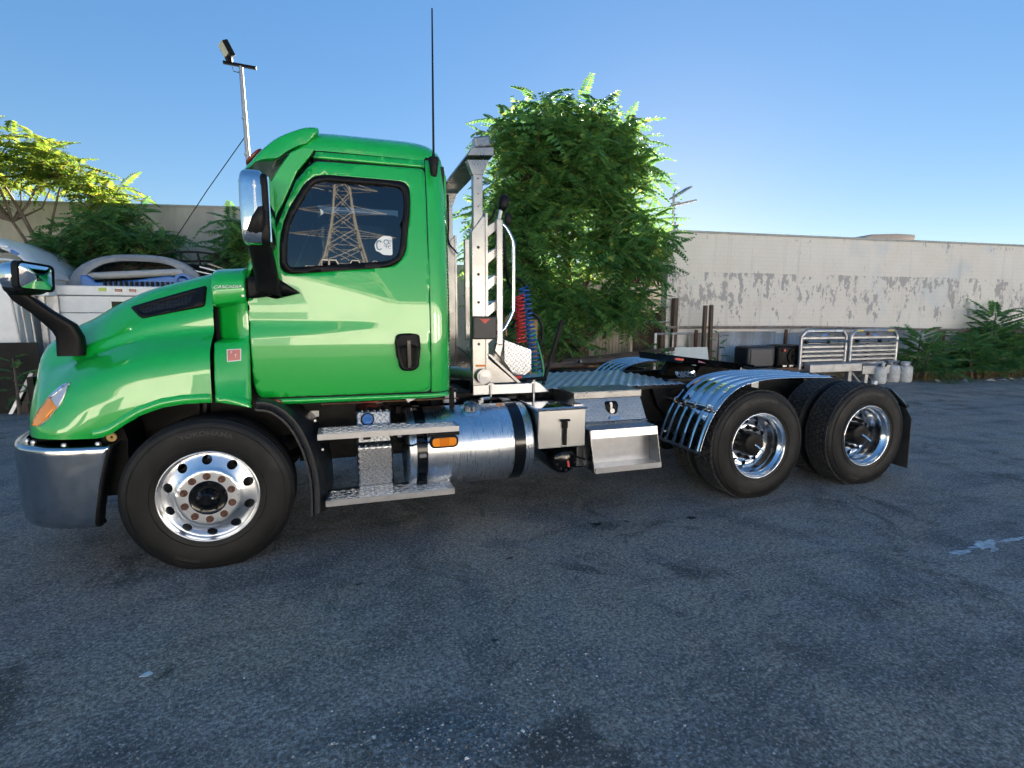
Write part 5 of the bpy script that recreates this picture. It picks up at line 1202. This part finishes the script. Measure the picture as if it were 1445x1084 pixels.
for nm, x0, x1, z, y0, y1 in (('upper', .675, 1.653, .858, 0.0, .23), ('lower', .71, 1.608, .395, -.03, .23)):
    st = empty('step', ((x0 + x1) / 2, .1, z), parent=TR)
    MB().bb((x0, y0 + .003, z - .004), (x1, y1, z)).build('step_tread', DPT, st, 0)
    MB().prism([(y0, z - .042), (y0 + .004, z - .042), (y0 + .004, z - .004), (y0 + .0, z + .0)], x0, x1, 'yz').build('step_face', STEPF, st, 0, bevel=.001)
    MB().bb((x0, y0 + .006, z - .04), (x0 + .004, y1, z - .005)).build('step_end', STEPF, st, 0); MB().bb((x1 - .004, y0 + .006, z - .04), (x1, y1, z - .005)).build('step_end', STEPF, st, 0)
    q = MB(); rg = random.Random(3); k = 0
    xx = x0 + .03                                                # raised grip lugs, alternating in direction
    while xx < x1 - .02:
        for r_ in range(4):
            yy = y0 + .035 + r_ * .052; a = .8 if (k + r_) % 2 else -.8
            q.box((xx, yy, z + .002), (.034, .009, .006), (0, 0, a))
        xx += .034; k += 1
    q.build('grip_lugs', ALU, st, 0)['kind'] = 'stuff'
    for xx in (x0 + .3, x1 - .3): MB().bb((xx, y0 + .05, z - .07), (xx + .05, .62, z - .03)).build('step_bracket', CHAS, st, 0)

# ---------------- fuel tank
FT_ = empty('fuel_tank', (1.78, .37, .33), parent=TR)
cyT, czT, rT = .372, .632, .312
xl, xr = 1.30, 2.27
MB().lathe([(0, xl + .02), (rT - .06, xl + .02), (rT - .04, xl + .004), (rT - .012, xl), (rT, xl + .012), (rT, xr - .014), (rT - .012, xr), (rT - .04, xr - .004), (rT - .06, xr - .03), (0, xr - .035)], (0, cyT, czT), 'x', 96).build('tank_shell', ALUT, FT_, 50)
for x0, x1 in ((1.352, 1.432), (2.105, 2.200)):
    MB().lathe([(rT + .001, x0), (rT + .006, x0 + .004), (rT + .006, x1 - .004), (rT + .001, x1)], (0, cyT, czT), 'x', 96).build('tank_strap', GLOSSBLK, FT_, 50)
    MB().prism([(cyT + .05, czT + rT - .005), (.80, .96), (.80, .985), (cyT + .05, czT + rT + .012)], x0 + .008, x1 - .008, 'yz').build('strap_bracket', GLOSSBLK, FT_, 0, bevel=.004)
MB().bb((1.365, .046, .62), (1.42, .060, .655)).build('strap_buckle', ALUB, FT_, 0, bevel=.006)
MB().bb((1.362, .052, .42), (1.422, .068, .45)).build('strap_clip', BLUE if False else GLOSSBLK, FT_, 0, bevel=.006)
cp = Vector((1.80, cyT - rT * math.sin(R(20)), czT + rT * math.cos(R(20)))); cn = Vector((0, -math.sin(R(20)), math.cos(R(20))))
q = MB(); q.tube([cp - cn * .01, cp + cn * .006], [.092, .072], 28); q.build('filler_neck', ALUT, FT_, 50)
q = MB(); q.tube([cp, cp + cn * .05, cp + cn * .056], [.052, .05, .042], 24)
for k in range(10): w = 2 * math.pi * k / 10; a = Vector((1, 0, 0)); b_2 = cn.cross(a); q.tube([cp + (a * math.cos(w) + b_2 * math.sin(w)) * .05 + cn * .01, cp + (a * math.cos(w) + b_2 * math.sin(w)) * .05 + cn * .05], .007, 5)
q.build('filler_cap', ALUB, FT_, 40)
q = MB(); q.tube([(1.93, .40, .95), (1.93, .40, .99)], .014, 8); q.tube([(1.93, .40, .985), (2.0, .42, .985)], .012, 8); q.tube([(1.90, .36, .945), (1.905, .36, .975)], .016, 8); q.build('tank_fitting', ZINC, FT_)
MB().box((2.06, .33, .9425), (.05, .035, .003), (R(8), 0, 0)).build('warning_sticker', pm('orange_decal', (.8, .25, .03), .5), FT_, 0)
sm = empty('step_light', (1.54, 0, .745), parent=TR)
MB().prism(rnd([(1.437, .79), (1.645, .79), (1.645, .70), (1.437, .70)], .04, 6), -.01, .03).build('lamp_grommet', BLACK, sm, 0, bevel=.006)
MB().prism(rnd([(1.452, .778), (1.630, .778), (1.630, .714), (1.452, .714)], .03, 6), -.022, -.008).build('amber_lens', AMBER, sm, 40, bevel=.008, seg=3)
MB().bb((1.505, -.0245, .716), (1.575, -.02, .776)).build('lens_centre', pm('amber_lens_deep', (.75, .18, .0), .2, coat=.5), sm, 0, bevel=.002)
MB().bb((1.42, .0, .79), (1.655, .01, .816)).build('lamp_bracket', BLACK, sm, 0)
MB().tube([Vector(p) for p in catmull([(1.44, .02, .745), (1.36, .03, .74), (1.30, .06, .72), (1.22, .2, .745), (1.1, .5, .80)], 6)], .007, 6).build('lamp_cable', BLACK, sm)

# ---------------- stainless battery box, air tank, tool box with step
bxs = empty('battery_box', (2.5, .4, .62), parent=TR)
MB().bb((2.296, .05, .615), (2.70, .74, .925)).build('box_body', pm('stainless_satin', (.52, .515, .5), .3, 1, (.5, .495, .48), 4, .02, .015, 200), bxs, 0, bevel=.006)
MB().bb((2.282, .034, .918), (2.708, .76, .944)).build('box_lid', STAIN, bxs, 0, bevel=.006)
q = MB(); q.tube([(2.515, .03, .83), (2.515, .035, .64)], .016, 10); q.tube([(2.475, .032, .838), (2.555, .032, .838)], .010, 8); q.box((2.515, .04, .80), (.04, .03, .05)); q.build('rubber_latch', BLACK, bxs)
at = empty('air_tank', (2.58, .4, .4), parent=TR)
MB().lathe([(0, .16), (.06, .165), (.10, .185), (.125, .23), (.132, .30), (.132, .75), (0, .8)], (2.59, 0, .47), 'y', 40).build('tank_body', GLOSSBLK, at, 60)
for k in range(5): w = R(200 + 35 * k); MB().lathe([(0, .165), (.013, .168), (.013, .2), (0, .2)], (2.59 + .085 * math.cos(w), 0, .47 + .085 * math.sin(w)), 'y', 10).build('fitting', CHAS, at)
MB().tube([(2.60, .16, .47), (2.605, .15, .42)], .010, 8).build('drain_valve', REDD, at)
MB().tube([Vector(p) for p in catmull([(2.62, .16, .52), (2.7, .14, .49), (2.78, .18, .46), (2.9, .4, .42)], 6)], .008, 6).build('air_hose', BLACK, at)
tb = empty('tool_box', (3.0, .35, .39), parent=TR)
MB().prism([(.30, 1.0), (.74, 1.0), (.74, .40), (.20, .40), (.20, .735), (.232, .752), (.285, .955)], 2.70, 3.335, 'yz').build('box_body', ALUB, tb, 0, bevel=.005)
def slab(name, pts, x0, x1, xb0, xb1, mat, par, th=.004):
    (y0, z0), (y1, z1) = pts; q = MB(); q.raw([(x0, y0, z0), (x1, y0, z0), (xb1, y1, z1), (xb0, y1, z1), (x0, y0 + th, z0 - th), (x1, y0 + th, z0 - th), (xb1, y1 + th, z1 - th), (xb0, y1 + th, z1 - th)], [(0, 1, 2, 3), (4, 7, 6, 5), (0, 4, 5, 1), (1, 5, 6, 2), (2, 6, 7, 3), (3, 7, 4, 0)]); return q.build(name, mat, par, 0)
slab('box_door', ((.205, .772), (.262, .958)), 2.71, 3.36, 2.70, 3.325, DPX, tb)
MB().bb((2.69, .255, .962), (3.335, .30, 1.018)).build('box_rim', ALUB, tb, 0, bevel=.004)
MB().bb((2.69, .26, 1.012), (3.335, .62, 1.020)).build('box_top', DPT, tb, 0)
lt = Vector((3.035, .222, .885)); 
q = MB(); q.raw([], []); panel(rnd([(2.97, .935), (3.085, .935), (3.10, .90), (3.075, .83), (3.03, .825), (2.985, .855)], .025, 4), [], lambda x, z: (x, .196 + (z - .772) * .306, z), .05, q); q.build('paddle_latch', BLACK, tb, 40, solid=.012)
q = MB(); q.lathe([(0, -.004), (.022, -.004), (.022, .004), (0, .004)], (3.03, .212, .855), 'y', 16); q.box((3.025, .222, .895), (.018, .006, .05)); q.lathe([(0, -.004), (.012, -.004), (.012, .004), (0, .004)], (3.022, .228, .918), 'y', 12); q.build('latch_handle', ZINC, tb)
MB().box((3.05, .200, .795), (.10, .004, .026), (R(-17), 0, 0)).build('rating_label', pm('blue_label', (.12, .22, .4), .4, .5), tb, 0)
MB().tube([(2.70, .19, .762), (3.36, .19, .762)], .008, 8).build('hinge', ALUB, tb)
# lower step of the tool box
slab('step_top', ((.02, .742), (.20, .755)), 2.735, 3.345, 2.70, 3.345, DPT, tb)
MB().prism([(.01, .675), (.016, .675), (.024, .742), (.018, .742)], 2.735, 3.35, 'yz').build('step_lip', STEPF, tb, 0)
MB().bb((2.74, .15, .42), (3.37, .155, .70)).build('riser', STEPF, tb, 0)
for x in (2.745, 3.365):
    q = MB(); q.raw([(x - .02, .02, .735), (x - .02, .3, .735), (x + .01, .3, .39), (x + .02, -.005, .39)], [(0, 1, 2, 3)]); q.build('side_plate', ALUB, tb, 0, solid=.005)
MB().bb((2.775, -.004, .425), (3.388, .16, .430)).build('step_tread', DPT, tb, 0)
MB().bb((2.775, -.006, .388), (3.39, -.001, .434)).build('tread_face', STEPF, tb, 0)
MB().bb((2.69, .2, .39), (3.33, .74, .40)).build('box_bottom', CHAS, tb, 0)

# ---------------- deck plate
dk = empty('deck_plate', (3.3, YC, 1.0), parent=TR)
def ribbed(x0, x1, y0, y1, z):
    nx, ny = int((x1 - x0) / .0105), int((y1 - y0) / .014); ca, sa = math.cos(R(32)), math.sin(R(32))
    return MB().grid([[(x0 + (x1 - x0) * i / nx, y0 + (y1 - y0) * j / ny, z + .0065 * math.sin(2 * math.pi * ((x0 + (x1 - x0) * i / nx) * ca - (y0 + (y1 - y0) * j / ny) * sa) / .082)) for j in range(ny + 1)] for i in range(nx + 1)])
ribbed(2.45, 3.36, .62, 1.86, 1.012).build('front_sheet', DPD, dk, 180, solid=.005, fixn=False); ribbed(3.364, 4.02, .56, 1.88, 1.011).build('rear_sheet', DPD, dk, 180, solid=.005, fixn=False)
MB().bb((3.36, .555, .975), (4.02, .562, 1.006)).build('sheet_edge', CHAS, dk, 0)

# ---------------- ribbed stainless half fenders
def half_fender(flip):
    rt_ = empty('half_fender', (4.4, .3 if not flip else 2.14, 1.0), parent=TR)
    pth = resample(catmull([(3.755, .47), (3.79, .60), (3.845, .74), (3.92, .86), (4.02, .965), (4.15, 1.045), (4.30, 1.085), (4.48, 1.105), (4.75, 1.108), (5.1, 1.098), (5.2, 1.092)], 5), 60)
    ys = np.linspace(-.022, .585, 92); P = []
    for i, (x, z) in enumerate(pth):
        t_ = pth[min(i + 1, 59)] - pth[max(i - 1, 0)]; t_ = t_ / np.linalg.norm(t_); nx, nz = -t_[1], t_[0]; row = []
        for y in ys:
            rib = 0
            for yc_ in (.02, .135, .25, .365, .48, .575):
                rib = max(rib, math.exp(-((y - yc_) / .016)**4))
            hh = .012 * rib; row.append((x + nx * hh, 2 * YC - y if flip else y, z + nz * hh))
        P.append(row)
    MB().grid(P).build('fender_skin', STAIN, rt_, 180, solid=.004)
    q = MB(); yy = (lambda y: 2 * YC - y) if flip else (lambda y: y)
    q.tube([(3.876, yy(-.012), .868), (3.876, yy(.80), .868)], .02, 14); q.build('mount_bar', CHROME, rt_)
    for y in (.03, .19, .34, .50): MB().lathe([(.0205, y), (.027, y), (.027, y + .022), (.0205, y + .022)], (3.876, 2 * YC if False else 0, .868), 'y', 16, True).build('bar_clamp', ZINC, rt_) if not flip else None
    MB().tube([(5.0, yy(.1), 1.07), (5.0, yy(.8), 1.03)], .02, 12).build('rear_mount_bar', CHAS, rt_)
    return rt_
half_fender(False); half_fender(True)
# ---------------- fifth wheel
fw_ = empty('fifth_wheel', (4.55, YC, 1.0), parent=TR)
rotf = Matrix.Rotation(R(7), 3, 'Y'); 
pl = rnd([(-.50, -.30), (-.42, -.42), (.05, -.45), (.50, -.40), (.62, -.30), (.56, -.14), (.12, -.05), (.12, .05), (.56, .14), (.62, .30), (.50, .40), (.05, .45), (-.42, .42), (-.50, .30)], .05, 4)
q = MB(); n = len(pl); cF = Vector((4.56, YC, 1.20))
q.raw([cF + rotf @ Vector((a, b, 0)) for a, b in pl] + [cF + rotf @ Vector((a * .97, b * .95, -.07)) for a, b in pl], [tuple(range(n)), tuple(range(2 * n - 1, n - 1, -1))] + [(i, n + i, n + (i + 1) % n, (i + 1) % n) for i in range(n)]); q.build('top_plate', GLOSSBLK, fw_, 30)
for y in (.95, 1.49): MB().prism([(4.35, 1.0), (4.8, 1.0), (4.68, 1.17), (4.48, 1.17)], y - .04, y + .04).build('bracket', CHAS, fw_, 0)
MB().bb((3.95, .78, .996), (5.4, .86, 1.03)).build('slide_rail', CHAS, fw_, 0); MB().bb((3.95, 1.58, .996), (5.4, 1.66, 1.03)).build('slide_rail', CHAS, fw_, 0)
MB().tube([Vector((4.12 + .22 * k / 40 + .02 * math.cos(k), .86 + .02 * math.sin(k * .9) , 1.06 + .03 * math.sin(k * .9))) for k in range(41)], .008, 5).build('release_spring', ZINC, fw_)
q = MB(); q.lathe([(0, -.03), (.03, -.028), (.035, 0), (0, .0)], (4.25, .8, 1.08), 'y', 16); q.build('round_cap', CHROME, fw_)
MB().box((4.93, .83, 1.10), (.09, .03, .05)).build('white_tag', WHITE, fw_, 0)
MB().tube([(4.9, .8, 1.12), (5.25, .82, 1.06)], .015, 8).build('release_handle', CHAS, fw_)
for k, (x, mm) in enumerate(((4.10, REDD), (4.38, pm('purple_wear', (.2, .05, .12), .4)))): MB().box((x, .80 + .0, 1.225 - (x - 4.1) * .12), (.1, .012, .02), (0, R(7), 0)).build('worn_paint', mm, fw_, 0)
MB().box((4.98, .70, .95), (.09, .004, .11)).build('warning_label', WHITE, TR, 0); MB().box((4.98, .697, .995), (.09, .004, .03)).build('label_header', MATS['orange_decal'], TR, 0)
MB().bb((4.85, .70, .80), (5.3, .72, 1.0)).build('side_gusset', CHAS, TR, 0)
# ---------------- mud flap
mf = empty('mud_flap', (6.3, .3, .1), parent=TR)
q = MB(); q.raw([(6.30, .04, .80), (6.44, .04, .60), (6.44, .04, .10), (6.44, .64, .10), (6.44, .64, .60), (6.30, .64, .80)], [(0, 1, 4, 5), (1, 2, 3, 4)])
q = MB(); q.raw([(6.36, .03, .62), (6.36, .12, .76), (6.36, .66, .76), (6.37, .66, .12), (6.37, .03, .10)], [(0, 1, 2, 3, 4)]); q.build('flap', pm('flap_rubber', (.02, .02, .02), .5, 0, (.05, .05, .05), 4), mf, 0, solid=.01)
MB().tube([Vector(p) for p in catmull([(6.02, .10, .93), (6.10, .10, .93), (6.2, .10, .86), (6.36, .10, .74)], 5)], .022, 8).build('flap_bracket', GLOSSBLK, mf)
MB().tube([(6.36, .08, .745), (6.36, .8, .78)], .02, 8).build('flap_rod', CHAS, mf); MB().tube([(6.1, .80, .85), (6.36, .75, .78)], .025, 8).build('flap_arm', CHAS, mf)
MB().bb((6.36, .66, .12), (6.37, .68, .14))
q = MB(); q.raw([(6.36, 1.78, .76), (6.36, 2.40, .76), (6.37, 2.40, .10), (6.37, 1.78, .12)], [(0, 1, 2, 3)]); q.build('far_flap', MATS['flap_rubber'], mf, 0, solid=.01)
MB().bb((6.12, .76, .74), (6.2, 1.68, .99)).build('rear_crossmember', CHAS, TR, 0, bevel=.01)

# ---------------- aluminium headache rack behind the cab
hr = empty('cab_rack', (2.1, YC, 1.0), parent=TR)
for y, far_ in ((.60, False), (1.84, True)):
    # lower wide channel and upper slimmer post
    MB().prism([(1.905, .99), (2.02, .99), (2.02, 2.47), (1.998, 2.47), (1.905, 2.345)], y - .0, y + .10).build('upright', ALUB, hr, 0, bevel=.005)
    MB().bb((2.025, y + .01, 1.06), (2.045, y + .09, 2.50)).build('upright_flange', ALUB, hr, 0)
    MB().bb((1.925, y + .015, 2.36), (2.005, y + .085, 2.88)).build('upper_post', ALUB, hr, 0, bevel=.004)
    MB().prism([(1.92, 2.80), (2.01, 2.80), (2.062, 2.925), (1.875, 2.91)], y + .012, y + .088).build('gusset', ALUB, hr, 0, bevel=.003)
    MB().prism([(1.905, .985), (2.605, .985), (2.505, 1.072), (1.905, 1.072)], y - .012, y + .11).build('base_rail', STEPF if not far_ else ALUB, hr, 0, bevel=.004)
    MB().prism([(2.03, 1.08), (2.30, 1.08), (2.03, 1.31)], y + .02, y + .09).build('brace_plate', ALUB, hr, 0, bevel=.003)
    MB().prism([(2.03, 1.335), (2.06, 1.335), (2.345, 1.075), (2.305, 1.075)], y + .0, y + .1).build('brace', ALUB, hr, 0, bevel=.003)
    for x in (2.055, 2.45):
        q = MB(); q.tube([(x, y - .025, .86), (x, y - .025, 1.10)], .009, 8); q.tube([(x, y - .025, 1.075), (x, y - .025, 1.092)], .018, 6); q.box((x, y + .03, 1.078), (.05, .14, .012)); q.build('u_bolt', ZINC, hr)
# front skin of the rack between the uprights, rungs and inner side rail with grab bar
for z in (1.45, 1.68, 1.90, 2.12, 2.34):
    MB().prism([(2.03, z + .05), (2.125, z + .11), (2.125, z + .03), (2.03, z - .05)], .64, .98).build('slat', ALUB, hr, 0, bevel=.004)
for y in (.60, 1.80): MB().bb((2.118, y, 1.40), (2.175, y + .05, 2.46)).build('side_rail', ALUB, hr, 0, bevel=.008)
MB().prism([(2.10, 1.36), (2.15, 1.30), (2.178, 1.42), (2.115, 1.42)], .60, .65).build('rail_foot', ALUB, hr, 0, bevel=.004)
MB().tube([Vector(p) for p in catmull([(2.17, .62, 2.42), (2.21, .62, 2.385), (2.262, .62, 2.29), (2.272, .62, 2.2), (2.272, .62, 1.76), (2.262, .62, 1.68), (2.20, .62, 1.56), (2.17, .62, 1.53)], 5)], .017, 12).build('grab_rail', ALU, hr)
for x, z in ((1.96, 2.22), (1.96, 2.0), (1.96, 1.77), (1.96, 1.42), (1.96, 1.03)): MB().lathe([(0, -.003), (.012, -.003), (.012, .002), (0, .002)], (x, .60, z), 'y', 12).build('rack_hole', BLACK, hr)
for z in (2.55, 2.65, 2.77): MB().lathe([(0, -.003), (.006, -.003), (.006, .002), (0, .002)], (1.965, .615, z), 'y', 8).build('rivet', BLACK, hr)
MB().prism([(1.86, 2.925), (2.085, 2.945), (2.085, 3.01), (1.90, 2.99)], .56, 1.98).build('light_shelf', ALUB, hr, 0, bevel=.004)
q = MB(); q.box((2.0, .64, 3.055), (.13, .10, .085), (0, R(-10), 0)); wl_ = q.build('work_light', ALUB, hr, 0, bevel=.012)
MB().bb((1.945, .60, 3.0), (2.05, .68, 3.035)).build('work_light_lens', BLACK, hr, 0)
MB().tube([Vector(p) for p in catmull([(1.955, 1.83, 2.9), (1.955, 1.82, 2.6), (1.955, 1.82, 2.42), (2.03, 1.75, 2.3)], 6)], .009, 6).build('light_cable', BLACK, hr)
bxk = MB(); bxk.bb((1.898, .55, 1.462), (2.105, .60, 1.655)); bxk.build('plastic_box', pm('box_plastic', (.022, .02, .022), .45), hr, 0, bevel=.012)
MB().raw([(1.955, .548, 1.632), (2.045, .548, 1.632), (2.0, .548, 1.592)], [(0, 1, 2)]).build('red_emblem', REDD, hr, 0, solid=.002)
MB().bb((2.098, .56, 1.50), (2.112, .59, 1.53)).build('box_hinge', BLACK, hr, 0); MB().bb((2.098, .56, 1.59), (2.112, .59, 1.62)).build('box_hinge', BLACK, hr, 0)
MB().tube([(1.99, .55, 1.15), (1.80, 1.0, 1.15)], .052, 20).build('chain_tube', ALUD, hr); MB().lathe([(0, -.012), (.062, -.01), (.062, .012), (0, .012)], (1.99, .545, 1.15), 'y', 28).build('tube_cap', ALUD, hr, 30)
MB().bb((1.93, .594, 1.228), (2.02, .599, 1.245)).build('orange_label', MATS['orange_decal'], hr, 0)
q = MB(); q.prism([(2.185, 1.455), (2.435, 1.365), (2.435, 1.185), (2.37, 1.138), (2.252, 1.172), (2.185, 1.268)], .60, .70); q.build('diamond_plate_tray', DPX, hr, 0, bevel=.004)
q = MB(); q.prism([(2.10, 1.30), (2.19, 1.46), (2.42, 1.37), (2.36, 1.13), (2.24, 1.16)], .71, 1.75); q.build('tray_body', ALUB, hr, 0)
# horn, beacon
q = MB(); superbox(q, (2.195, .66, 2.60), (.085, .11, .14), 2.6, 12, (0, R(12), 0)); q.build('rack_lamp', BLACK, hr, 180)
MB().tube([(2.15, .66, 2.44), (2.17, .66, 2.54)], .02, 8).build('lamp_stem', ZINC, hr); q = MB(); superbox(q, (2.23, .64, 2.47), (.06, .05, .10), 3, 10); q.build('switch_box', BLACK, hr, 180)
MB().tube([Vector(p) for p in catmull([(2.20, .68, 2.36), (2.23, .70, 2.1), (2.27, .75, 1.95), (2.33, .82, 1.9)], 6)], .012, 7).build('light_cable', BLACK, hr)
MB().tube([Vector(p) for p in catmull([(2.03, .63, 2.42), (2.08, .63, 2.46), (2.12, .64, 2.54)], 5)], .012, 6).build('light_cable', BLACK, hr)
# coiled air lines
al = empty('air_lines', (2.42, .85, 1.1), parent=TR)
def coil(x0, y0, z0, x1, y1, z1, r, turns, rad, mat):
    n = turns * 14; q = MB(); pts = []
    for k in range(n + 1):
        u_ = k / n; w = 2 * math.pi * turns * u_; pts.append((x0 + (x1 - x0) * u_ + r * math.cos(w), y0 + (y1 - y0) * u_ + r * math.sin(w), z0 + (z1 - z0) * u_ + .01 * math.cos(w)))
    q.tube(pts, rad, 7); return q.build('coiled_hose', mat, al, 60)
coil(2.40, .84, 1.84, 2.425, .84, 1.42, .042, 13, .0095, REDH)
coil(2.46, .90, 1.92, 2.60, .90, 1.14, .042, 19, .0085, BLUEH)
coil(2.545, .92, 1.52, 2.60, .92, 1.12, .040, 9, .0085, GREENH)
MB().tube([Vector(p) for p in catmull([(2.30, .82, 1.9), (2.35, .83, 1.98), (2.42, .86, 1.98), (2.47, .88, 1.93)], 6)], .01, 7).build('hose_lead', BLACK, al)
MB().tube([Vector(p) for p in catmull([(2.56, .9, 1.5), (2.62, .9, 1.35), (2.66, .88, 1.15), (2.62, .86, 1.04)], 6)], .01, 7).build('hose_lead', GREENH, al)
MB().tube([Vector(p) for p in catmull([(2.36, .95, 1.55), (2.5, 1.0, 1.72), (2.66, 1.0, 1.62), (2.69, 1.0, 1.45), (2.64, 1.0, 1.36)], 7)], .014, 7).build('cable_loop', BLACK, al)
MB().bb((2.58, 1.05, 1.1), (2.66, 1.08, 1.62)).build('timber_dunnage', pm('pale_timber', (.4, .25, .12), .7), al, 0)
MB().tube([Vector(p) for p in catmull([(2.30, .92, 1.48), (2.30, .92, 1.62), (2.36, .92, 1.66), (2.42, .92, 1.62)], 5)], .014, 7).build('strap_loop', MATS['pale_timber'], al)
MB().tube([(2.60, .74, 1.03), (2.785, .74, 1.62)], [.016, .022], 10).build('grip_bar', BLACK, al)
MB().tube([(2.27, .7, 1.075), (2.62, .72, 1.09)], .022, 8).build('ratchet_bar', CHAS, al); MB().tube([(2.27, .66, 1.115), (2.36, .66, 1.12)], .016, 8).build('red_handle', REDD, al)
